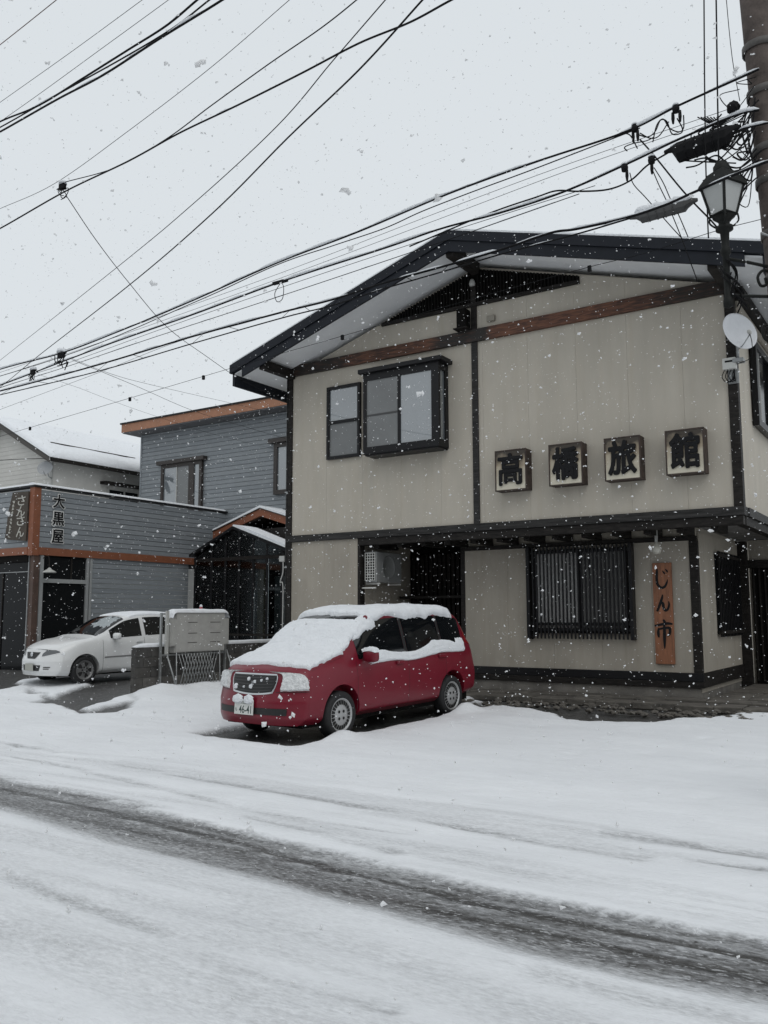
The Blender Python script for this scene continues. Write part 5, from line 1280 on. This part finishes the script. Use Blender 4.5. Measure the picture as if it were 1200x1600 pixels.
# ------------------------------------------------------------------ lantern street lamp on a scrolled bracket
lamp = empty('street_lamp', tuple(onP(1130, 440, CP0-np.array([0, .15]), CPD)), 'black four-sided lantern lamp with milky panes fixed by the utility pole', 'street lamp')
IRON = mat('black_cast_iron', (.014, .015, .014), .6, var=.2, scale=10, spec=.15)
MILK = mat('milky_lamp_glass', (.40, .41, .40), .35, trans=.0, var=.06, scale=4)
def lpt(x, y): return onP(x, y, CP0-np.array([0, .15]), CPD)
c0 = lpt(1129, 300); LX, LY = c0[0], c0[1]
zb_ = lpt(1128, 337)[2]; zt_ = lpt(1128, 292)[2]; zr_ = lpt(1128, 279)[2]-.0
rb_, rt_ = .105, .176
rot = math.radians(-74)
def ring(r, z, n=4, ro=rot): return [(LX+r*math.cos(ro+2*math.pi*k/n), LY+r*math.sin(ro+2*math.pi*k/n), z) for k in range(n)]
B4, T4 = ring(rb_, zb_), ring(rt_, zt_)
for k in range(4):
    j = (k+1) % 4; q = [B4[k], B4[j], T4[j], T4[k]]; c = np.mean(q, 0); q = [np.array(p)*.985+np.array((LX, LY, p[2]))*.015 for p in q]
    inn_ = [p*.94+np.array((LX, LY, p[2]))*.06 for p in q]
    mesh('glass_pane', q+inn_, [(0, 1, 2, 3), (7, 6, 5, 4), (0, 4, 5, 1), (1, 5, 6, 2), (2, 6, 7, 3), (3, 7, 4, 0)], MILK, lamp)
    V, F = tube([B4[k], T4[k]], .013, 4); mesh('corner_bar', V, F, IRON, lamp)
    V, F = tube([B4[k], B4[j]], .015, 4); mesh('bottom_rail', V, F, IRON, lamp)
mb = MB(); e0, e1, e2, e3 = ring(rt_*1.22, zt_-.005), ring(rt_*1.12, zt_+.03), ring(rt_*.70, zr_+.045), ring(.07, zr_+.075)
VV = e0+e1+e2+e3; FF = [(0, 1, 2, 3)[::-1]] + [(i+4*l, (i+1) % 4+4*l, (i+1) % 4+4*l+4, i+4*l+4) for l in range(3) for i in range(4)] + [(12, 13, 14, 15)]
mesh('lamp_roof', VV, FF, IRON, lamp)
V, F = lathe([(.072, 0), (.072, .05), (.06, .065), (.05, .09), (0, .10)], 14, c=(LX, LY, zr_+.06)); mesh('roof_cap', V, F, IRON, lamp, True)
V, F = lathe([(0, -.02), (.135*.72, -.02), (.05, -.06), (.045, -.10), (.075, -.11), (.075, -.14), (.04, -.16), (.032, -.30), (.045, -.32), (.045, -.36), (.03, -.38), (.027, -.75), (.04, -.78), (.04, -.84), (0, -.86)], 18, c=(LX, LY, zb_)); mesh('stem', V, F, IRON, lamp, True)
for k in range(4):
    a = rot+math.pi/2*k; u = np.array((math.cos(a), math.sin(a), 0)); b = np.array((LX, LY, zb_))
    V, F = tube(catmull([b+u*.115, b+u*.12+np.array((0, 0, -.06)), b+u*.085+np.array((0, 0, -.10)), b+u*.05+np.array((0, 0, -.12))], 5), .008); mesh('cradle_arm', V, F, IRON, lamp, True)
b = np.array((LX, LY, zb_)); tp = pc(zb_)-np.array((.12, .02, 0)); dv = (pc(zb_)-b); dv[2] = 0; ln = np.linalg.norm(dv); dv /= ln
up = np.array((0, 0, 1.))
def arm(pts, r=.013): V, F = tube(catmull([b+dv*p[0]*ln+up*p[1] for p in pts], 8), r); return mesh('bracket_scroll', V, F, IRON, lamp, True)
arm([(0, -.40), (.5, -.44), (1.05, -.50)], .016); arm([(0, -.74), (.5, -.74), (1.05, -.74)], .016)
arm([(.98, -.72), (.85, -.56), (.68, -.50), (.56, -.56), (.6, -.64), (.70, -.63), (.69, -.57)])
arm([(1.0, -.78), (.95, -1.0), (.8, -1.15), (.62, -1.12), (.60, -1.02), (.68, -1.0)]); arm([(1.05, -1.2), (.9, -1.3), (.76, -1.22), (.8, -1.14)])
for k in range(8):
    a0 = rng.uniform(0, 6.28); V, F = tube(catmull([b+np.array((.05*math.cos(a0+i*1.3), .05*math.sin(a0+i*1.3), -.42-.08*i-.02*k)) + (dv*.03*i) for i in range(5)], 6), .0065); mesh('wound_lead', V, F, CABLE, lamp, True)

# ------------------------------------------------------------------ overhead cables
def snow_on(P, r, par, seed, dens=.5):
    P = np.array(P); L_ = np.concatenate([[0], np.cumsum(np.linalg.norm(np.diff(P, axis=0), axis=1))])
    ts = np.arange(0, L_[-1], .05); Q = np.stack([np.interp(ts, L_, P[:, i]) for i in range(3)], 1)
    n = fbm(ts*2.4+seed*7.7, ts*0+seed, 4); rr = np.clip((n-(1-dens)*.62-.06)*2.6, 0, 1.3)*r*1.5
    mb = MB(); i = 0
    while i < len(ts):
        if rr[i] > 0.002:
            j = i
            while j < len(ts) and rr[j] > .002: j += 1
            if j-i > 3:
                rad = rr[i:j].copy(); rad[0] *= .3; rad[-1] *= .3
                V, F = tube([q+np.array((0, 0, r*.7+s*.45)) for q, s in zip(Q[i:j], rad)], list(rad), 6); mb.add(V, F)
            i = j
        else: i += 1
    if mb.V:
        o = mb.build('snow_strip', SNOW, par, True); o['kind'] = 'stuff'; return o
def cable(pts, r, label, fn=cpt, group=None, snow=0, seed=1, n=8, mt=CABLE, raw=False):
    P = catmull([np.asarray(p, float) for p in pts] if raw else [fn(*p) for p in pts], n)
    r = r*.85
    V, F = tube(P, r, 6)
    if snow or True:
        o = mesh('overhead_cable', np.array(V)-0.0, F, mt, None, True)
        tag(o, label, 'cable', group); ORG[o.name] = Vector((0, 0, 0))
        if snow: snow_on(P, r, o, seed, snow)
    return o, P
G = 'cables strung from the utility pole past the inn'
cable([(1186, 108), (1162, 119), (1060, 165), (975, 207), (840, 252), (700, 303), (560, 362), (430, 412), (300, 470), (180, 520), (95, 552), (0, 577), (-160, 628)], .014, 'topmost snow-dotted cable running from the pole along the street past the inn', group=G, snow=.78, seed=2)
cable([(1000, 200), (840, 262), (740, 299), (660, 330), (600, 357), (520, 384), (430, 415), (300, 474), (95, 558), (-160, 634)], .008, 'thin strand hugging just beneath the topmost cable', group=G)
cable([(1140, 170), (900, 252), (700, 326), (440, 426), (200, 512), (0, 582), (-160, 632)], .0035, 'upper of two hair-thin wires below the topmost cable', group=G)
cable([(1140, 180), (900, 262), (700, 337), (440, 434), (200, 520), (0, 588), (-160, 638)], .0035, 'lower of two hair-thin wires below the topmost cable', group=G)
o4, P4 = cable([(1186, 172), (1150, 180), (1060, 218), (980, 256), (880, 300), (780, 333), (690, 357), (600, 388), (440, 440), (300, 492), (180, 534), (95, 566), (0, 602), (-160, 660)], .014, 'thick snowy middle cable sagging below the two hair-thin wires', group=G, snow=.74, seed=5)
cable([(930, 290), (690, 366), (440, 449), (250, 515), (95, 571), (0, 600), (-160, 655)], .0045, 'thin wire lashed under the thick middle cable', group=G)
cable([(905, 303), (690, 378), (440, 462), (250, 524), (95, 576), (0, 606), (-160, 662)], .006, 'medium wire a little below the thick middle cable', group=G, snow=.4, seed=6)
cable([(1045, 238), (1012, 258), (985, 282), (950, 296), (905, 299), (870, 298), (838, 308), (760, 335), (640, 385)], .011, 'black cable drooping in a bow from the dark splice case', group=G)
cable([(1200, 192), (1165, 200), (1146, 208)], .012, 'short snowy cable end between the pole and the dark splice case', group=G, snow=.8, seed=8)
def c6(x, y): return onP(x, y, CP0-np.array([0, .50]), CPD)
o6, P6 = cable([(1200, 252), (1150, 272), (1085, 300), (1040, 320), (980, 340), (900, 358), (860, 364), (780, 391), (690, 417), (600, 442), (520, 468), (440, 488), (300, 526), (150, 571), (0, 611), (-160, 650)], .015, 'thick lower cable with lashed twin passing in front of the lantern', fn=c6, group=G, snow=.55, seed=9)
o7, P7 = cable([(985, 341), (900, 366), (780, 398), (690, 425), (600, 451), (520, 477), (440, 497), (300, 537), (150, 581), (0, 617), (-160, 655)], .010, 'lower twin of the thick lower cable joined by zigzag ties', fn=c6, group=G, snow=.35, seed=10)
for i in range(24, len(P7)-4, 4):
    a = P7[i]; j = int(np.argmin([np.linalg.norm((p-a)[:2]) for p in P6])); k = min(len(P6)-1, j+(1 if i % 8 else -1))
    V, F = tube([a, P6[k]], .0035, 4); mesh('lashing_tie', V, F, CABLE, o7)
o8, P8 = cable([(1210, 338), (1180, 345), (1115, 362), (1010, 395), (921, 417), (800, 450), (650, 492), (535, 525), (420, 558), (318, 588), (203, 622), (47, 668), (-100, 712)], .0042, 'thin lowest wire with small black clips crossing the gable', fn=lambda x, y: onP(x, y, CP0+np.array([0, .5]), CPD), snow=.25, seed=12, group=G)
for p in ((921, 417), (535, 525), (318, 588), (203, 622), (47, 668)):
    q = onP(*p, CP0+np.array([0, .5]), CPD); mb = MB(); mb.box(q[0]-.018, q[0]+.018, q[1]-.015, q[1]+.015, q[2]-.05, q[2]+.012); mb.build('wire_clip', CABLE, o8)
cable([(-60, 665), (0, 640), (155, 582), (275, 535), (400, 500)], .0035, 'hair-thin wire rising from the left under the twin lower cables', group=G)
cable([(1150, 255), (1085, 252), (1060, 250)], .008, 'short lead beneath the dark splice case', group=G)
# near cables high over the road
HP0, HPD = np.array([-1.0, 5.3]), np.array([-1.0, .10])
def hpt(x, y): return onP(x, y, HP0, HPD)
GH = 'cables crossing high over the road'
TW = mat('reddish_weathered_cable', (.10, .05, .04), .7, var=.3, scale=6)
cable([(-60, 115), (0, 70), (88, 0), (150, -50)], .006, 'reddish wire cutting the top left corner of the sky', fn=hpt, group=GH, mt=TW)
cable([(-60, 203), (0, 160), (110, 82), (222, 0), (290, -50)], .0035, 'upper thin wire left of the thick high bundle', fn=hpt, group=GH)
cable([(-60, 232), (50, 155), (160, 75), (263, 0), (330, -50)], .0035, 'lower thin wire left of the thick high bundle', fn=hpt, group=GH)
cable([(-60, 222), (0, 190), (60, 165), (130, 122), (200, 78), (260, 40), (308, 0), (370, -52)], .013, 'upper strand of the thick high bundle', fn=hpt, group=GH, snow=.3, seed=21)
cable([(-60, 228), (0, 199), (100, 142), (190, 92), (270, 44), (327, 0), (390, -48)], .010, 'middle strand of the thick high bundle', fn=hpt, group=GH)
cable([(-60, 238), (0, 206), (90, 155), (160, 118), (250, 60), (347, 0), (420, -50)], .014, 'lower strand of the thick high bundle with snow and rust at its left end', fn=hpt, group=GH, snow=.5, seed=22)
cable([(-60, 352), (0, 326), (85, 287), (200, 205), (330, 105), (452, 0), (510, -50)], .0035, 'thin straight wire below the thick high bundle', fn=hpt, group=GH)
cable([(-60, 386), (0, 357), (100, 300), (200, 252), (280, 208), (370, 165), (470, 115), (560, 68), (640, 35), (705, 0), (800, -50)], .0105, 'long thick cable sagging across the sky to the top centre', fn=hpt, group=GH, snow=.22, seed=23)
cable([(100, 285), (180, 262), (260, 217), (330, 165), (420, 100), (500, 45), (557, 0), (615, -50)], .0065, 'wire leaving the knot and rising above the long thick cable', fn=hpt, group=GH)
# wires slanting from the far bundle up over the camera
DP0 = np.array(cpt(-40, 590)[:2]); DPD = np.array([4.2, 3.4]) - DP0
def dpt(x, y): return onP(x, y, DP0, np.array([14.5, -6.7]))
cable([(-60, 610), (0, 563), (180, 420), (300, 320), (430, 200), (520, 95), (602, 0), (640, -45)], .0032, 'left of two diagonal wires rising to the top centre', fn=dpt, group=GH)
cable([(-60, 648), (0, 605), (60, 556), (200, 447), (330, 335), (450, 215), (560, 110), (660, 0), (700, -45)], .005, 'right and thicker of two diagonal wires rising to the top centre', fn=dpt, group=GH)
# service drops to the houses
GS = 'service drops to the houses'
A = hpt(103, 305); B = onY(450, 628, Y2-.05)
def drop(pix, A, B):
    """pixels of a drop from A to B: the sight ray meets the vertical plane through A and B"""
    return [onP(x, y, A[:2], (B-A)[:2]) for x, y in pix]
cable(drop([(103, 305), (150, 375), (200, 440), (260, 510), (320, 555), (380, 595), (450, 630)], A, B), .0055, 'service wire dropping from the knot to the inn upper left corner', raw=True, group=GS)
for pix, z, lb_, r_ in (([(112, 562), (210, 602), (300, 641), (380, 666), (446, 685)], 0, 'lower service wire sloping onto the clapboard upper wall', .005), ([(112, 560), (170, 583), (231, 600), (353, 628), (440, 648)], 0, 'upper service wire sloping onto the brown fascia', .004), ([(60, 585), (120, 605), (180, 628), (243, 650), (329, 677), (430, 702)], 0, 'faint lowest service wire across the clapboard wall', .003)):
    A = cpt(*pix[0]); B = onY(*pix[-1], YG-.7); cable(drop(pix, A, B), r_, lb_, raw=True, group=GS)
A = onY(84, 716, HY-.1); B = onX(-60, 722, -22.0)
cable([onY(84, 716, HY-.1), onY(40, 717, HY-1.0), onY(0, 719, HY-2.0), onY(-60, 720, HY-3.2)], .012, 'short wire reaching the white house corner above its dish', raw=True, group=GS)
# knots
def knot(x, y, fn, label, sc_=1.0):
    c = fn(x, y); k = empty('cable_knot', tuple(c), label, 'cable fitting', 'cable knots and clamps')
    for i in range(5):
        a = rng.uniform(0, 6, 3); pts = [c+np.array((math.cos(a[0]+t*2)*.07, math.cos(a[1]+t)*.03, -.05*t+.03*math.sin(a[2]+3*t)))*sc_ for t in np.linspace(0, 2.4, 6)]
        V, F = tube(catmull(pts, 5), .005*sc_); mesh('tie_wire', V, F, CABLE, k, True)
    mb = MB(); mb.box(c[0]-.05*sc_, c[0]+.04*sc_, c[1]-.02, c[1]+.02, c[2]-.02*sc_, c[2]+.04*sc_); mb.build('clamp', CABLE, k)
    V, F = lathe([(0, .0), (.05*sc_, .0), (.04*sc_, .035*sc_), (0, .05*sc_)], 10, c=(c[0], c[1], c[2]+.035*sc_)); mesh('snow_cap', V, F, SNOW, k, True)
knot(98, 292, hpt, 'knot of tie wires where the service wire leaves the long cable')
knot(96, 556, cpt, 'tangle of clamps on the cable bundle at far left', 1.7); knot(52, 582, cpt, 'smaller clamp at the far left end of the bundle', 1.3)
for (x, y, lb_) in ((436, 443, 'cable clamp with hanging loop above the roof edge'),):
    c = cpt(x, y); k = empty('cable_clamp', tuple(c), lb_, 'cable fitting', 'cable knots and clamps')
    mb = MB(); mb.box(c[0]-.10, c[0]+.14, c[1]-.02, c[1]+.02, c[2]-.0, c[2]+.035); mb.build('clamp', CABLE, k)
    V, F = tube(catmull([c+np.array(p) for p in ((.02, 0, 0), (-.07, 0, -.12), (-.03, 0, -.24), (.06, 0, -.22), (.08, 0, -.08), (.05, 0, 0))], 8), .005); mesh('wire_loop', V, F, CABLE, k, True)
def hang(x, y, lb_, legs):
    c = cpt(x, y); k = empty('hanging_insulator', tuple(c), lb_, 'cable fitting', 'cable knots and clamps')
    V, F = lathe([(0, .035), (.028, .03), (.035, .0), (.030, -.035), (0, -.04)], 12, c=tuple(c)); mesh('cap', V, F, CABLE, k, True)
    for d_ in legs: V, F = lathe([(0, 0), (.014, -.01), (.017, -.07), (.010, -.12), (0, -.13)], 10, c=(c[0]+d_, c[1], c[2]-.02)); mesh('sleeve', V, F, CABLE, k, True)
    V, F = lathe([(0, 0), (.035, .0), (.028, .02), (0, .03)], 10, c=(c[0], c[1], c[2]+.03)); mesh('snow_cap', V, F, SNOW, k, True)
hang(1056, 170, 'twin-sleeved insulator on the topmost cable nearest the pole', (-.03, .035)); hang(992, 200, 'twin-sleeved insulator on the topmost cable farther from the pole', (-.02, .025))
hang(1018, 250, 'dark clamp left of the dark splice case', (0,)); hang(976, 262, 'small clamp with a dangling lead above the bowed cable', (0.02,))
for i, pts in enumerate(([(1058, 185), (1066, 200), (1064, 208), (1050, 209), (1042, 190), (1032, 188), (1024, 205), (1012, 214), (996, 210)], [(1068, 180), (1068, 200), (1060, 206), (1046, 200), (1036, 186), (1026, 196), (1020, 222)], [(1000, 208), (1016, 216), (1030, 212), (1045, 190)], [(975, 208), (985, 212), (996, 232)], [(980, 236), (976, 230), (990, 224), (1010, 220), (1022, 214)])):
    cable(pts, .007, ['outer jumper looping under the insulators', 'inner jumper looping under the insulators', 'short jumper between the two insulators', 'lead curling down from the farther insulator', 'flat loop of lead beneath the farther insulator'][i], group='jumper leads')
cable([(1000, 218), (1022, 243), (1060, 290), (1085, 318), (1120, 355), (1142, 392)], .009, 'black lead slanting down from the insulators behind the lantern', group='jumper leads')
for i, pts in enumerate(([(1018, 262), (1030, 290), (1042, 315), (1050, 335), (1066, 375), (1090, 440)], [(1022, 262), (1036, 285), (1048, 312), (1060, 335), (1075, 370)], [(984, 270), (990, 288), (1010, 310), (1045, 350), (1065, 372)])):
    cable(pts, .0055, ['twisted lead dropping to the inn eave', 'twisted lead dropping behind the grey splice sleeve', 'faint lead slanting down to the roof edge'][i], group='jumper leads')
for i, pts in enumerate(([(1100, -40), (1100, 0), (1101, 140), (1103, 265), (1106, 350), (1107, 372)], [(1118, -40), (1119, 0), (1121, 140), (1123, 258)], [(1133, -40), (1135, 0), (1144, 90), (1156, 158)])):
    cable(pts, (.0075, .0085, .004)[i], ['left of the three upright leads beside the pole', 'middle of the three upright leads beside the pole', 'thin slanted rightmost of the three upright leads beside the pole'][i], fn=lpt if i < 2 else cpt, group='upright leads', n=4)
# a tangle of leads between the pole and the terminals
rt = random.Random(5)
for k in range(26):
    x0, y0 = rt.uniform(1160, 1186), rt.uniform(120, 300); x1, y1 = rt.uniform(1085, 1165), y0+rt.uniform(-20, 45)
    pts = [(x0, y0), ((x0+x1)/2+rt.uniform(-12, 12), max(y0, y1)+rt.uniform(4, 30)), (x1+rt.uniform(-10, 10), y1+rt.uniform(-6, 12)), (x1+rt.uniform(0, 22), y1-rt.uniform(0, 14))]
    V, F = tube(catmull([cpt(*p) for p in pts], 7), rt.choice((.0045, .006, .0075))); mesh('drop_lead', V, F, CABLE, pole, True)
# splice enclosures
def case(pix, label, name, m, thick, snow_t):
    A, B = cpt(*pix[0]), cpt(*pix[1]); d_ = B-A; ln_ = np.linalg.norm(d_); d_ /= ln_
    k = empty(name, tuple(A), label, 'splice case'); sec = []
    V = []; F = []
    prof_ = [(0, .016), (.10, .03), (.16, thick*.8), (.18, thick), (.82, thick), (.86, thick*.75), (.93, .03), (1, .016)]
    n = 8; up_ = np.array((0, 0, 1.)); sd = np.cross(d_, up_); sd /= np.linalg.norm(sd); u2 = np.cross(sd, d_)
    for t, r_ in prof_:
        for i in range(n):
            a = 2*math.pi*i/n+math.pi/8; V.append(A+d_*ln_*t + sd*r_*.8*math.cos(a) + u2*(r_*math.sin(a)-max(0, r_-.03)*.75))
    for l in range(len(prof_)-1):
        for i in range(n): F.append((l*n+i, l*n+(i+1) % n, (l+1)*n+(i+1) % n, (l+1)*n+i))
    F += [tuple(range(n-1, -1, -1)), tuple((len(prof_)-1)*n+i for i in range(n))]
    mesh('case', V, F, m, k)
    for t in (.3, .42, .54, .66): V, F = tube([A+d_*ln_*t + sd*thick*.8*math.cos(a)+u2*(thick*1.04*math.sin(a)-max(0, thick-.03)*.75) for a in np.linspace(0, 6.2, 12)], .006, 4); mesh('rib', V, F, m, k)
    if snow_t:
        ps = [A+d_*ln_*t + u2*(thick*.75-max(0, thick-.03)*.75+.012) for t in np.linspace(.08, .92, 26)]; rs_ = [snow_t*min(1, .3+min(i, 25-i)*.35)*(.7+.6*float(fbm(np.array(i*.6), np.array(1.), 2))) for i in range(26)]
        V, F = tube(ps, rs_, 8); mesh('snow_cap', V, F, SNOW, k, True)
case(((1038, 238), (1158, 197)), 'dark rectangular splice case under the cables left of the pole', 'splice_case', CABLE, .098, .018)
case(((984, 341), (1090, 312)), 'snow-caked grey splice sleeve left of the lantern', 'splice_sleeve', mat('grey_sleeve', (.05, .05, .05), .6), .06, .05)

# ------------------------------------------------------------------ houses across the street (behind the viewer, mirrored in the inn's panes)
for (x0, x1, y0, h, rz_, lb_, m_) in ((-19, -7.5, -7.5, 5.4, 7.4, 'low dark timber house across the street mirrored in the bay window', DARKWOOD), (-6.5, 6.5, -6.5, 6.0, 8.2, 'grey rendered house across the street facing the inn', CONC), (7.5, 20, -7.0, 5.2, 7.0, 'brown house across the street farther along from the inn', STONE)):
    hh_ = empty('house_across', ((x0+x1)/2, y0-4, 0), lb_, 'building', 'houses across the street'); xm_ = (y0-8+y0)/2
    V, F = prism_x([(y0-8, -.2), (y0, -.2), (y0, h), (xm_, rz_), (y0-8, h)], x0, x1); mesh('wall', V, F, m_, hh_)
    for s_ in (1, -1):
        ye = y0+.6 if s_ > 0 else y0-8.6; p = [(xm_, rz_+.05), (ye, h-.2), (ye, h+.05), (xm_, rz_+.3)]
        V, F = prism_x(p if s_ < 0 else p[::-1], x0-.5, x1+.5); mesh('roof', V, F, SNOW, hh_)
    k_ = x0+1.2
    while k_ < x1-2:
        for z_ in (.9, 3.6):
            wn = box('window', k_, k_+1.5, y0+.002, y0+.06, z_, z_+1.2, GLASS_D, hh_); box('frame', k_-.06, k_+1.56, y0+.001, y0+.04, z_-.06, z_-.001, PALEGREY, wn)
        k_ += 2.8

# ------------------------------------------------------------------ falling snow
N = 33000
P = np.stack([rng.uniform(-15, 3, N), rng.uniform(.9, 15.5, N), rng.uniform(.05, 9.5, N)], 1)
dist = np.linalg.norm(P-CP, axis=1); keep = dist > 2.1; P = P[keep]; N = len(P)
sz = np.exp(rng.normal(math.log(.0043), .48, N)); sz = np.clip(sz, .0016, .0125)
o8v = np.array([(1, 0, 0), (-1, 0, 0), (0, 1, 0), (0, -1, 0), (0, 0, 1), (0, 0, -1)], float); f8 = np.array([(0, 2, 4), (2, 1, 4), (1, 3, 4), (3, 0, 4), (2, 0, 5), (1, 2, 5), (3, 1, 5), (0, 3, 5)])
Vv = o8v[None]*rng.uniform(.55, 1.35, (N, 6, 1)) + rng.normal(0, .18, (N, 6, 3))
ang = rng.uniform(0, 6.28, N); c_, s_ = np.cos(ang)[:, None], np.sin(ang)[:, None]
Vv = np.stack([Vv[:, :, 0]*c_-Vv[:, :, 2]*s_, Vv[:, :, 1], Vv[:, :, 0]*s_+Vv[:, :, 2]*c_], -1)
Vv *= np.array([1.15, 1.0, .9]); Vv = Vv*sz[:, None, None]+P[:, None, :]
nb = 420                                               # clumped flakes: a second lump against the first
Ff = (f8[None]+6*np.arange(N)[:, None, None]).reshape(-1, 3); Vv = Vv.reshape(-1, 3)
big = np.argsort(-sz)[:4200]; V2 = o8v[None]*rng.uniform(.5, 1.3, (len(big), 6, 1)); off = rng.normal(0, .8, (len(big), 1, 3)); V2 = (V2*.75+off)*sz[big][:, None, None]+P[big][:, None, :]
F2 = (f8[None]+6*np.arange(len(big))[:, None, None]).reshape(-1, 3)+len(Vv); Vv = np.concatenate([Vv, V2.reshape(-1, 3)]); Ff = np.concatenate([Ff, F2])
me = bpy.data.meshes.new('falling_snow'); me.vertices.add(len(Vv)); me.vertices.foreach_set('co', Vv.ravel()); me.loops.add(Ff.size); me.loops.foreach_set('vertex_index', Ff.ravel().astype(np.int32))
me.polygons.add(len(Ff)); me.polygons.foreach_set('loop_start', np.arange(0, Ff.size, 3, dtype=np.int32)); me.polygons.foreach_set('loop_total', np.full(len(Ff), 3, np.int32)); me.update(); me.validate()
fs = link('falling_snow', me, mat('snowflake', (.93, .94, .95), .8)); n_ = MATS['snowflake'].node_tree; tl = n_.nodes.new('ShaderNodeBsdfTranslucent'); tl.inputs[0].default_value = (.96, .96, .96, 1); xs_ = n_.nodes.new('ShaderNodeMixShader'); xs_.inputs[0].default_value = .62
n_.links.new(n_.nodes['Principled BSDF'].outputs[0], xs_.inputs[1]); n_.links.new(tl.outputs[0], xs_.inputs[2]); n_.links.new(xs_.outputs[0], n_.nodes['Material Output'].inputs['Surface'])
tag(fs, 'snowflakes drifting through the air in front of everything', kind='stuff')
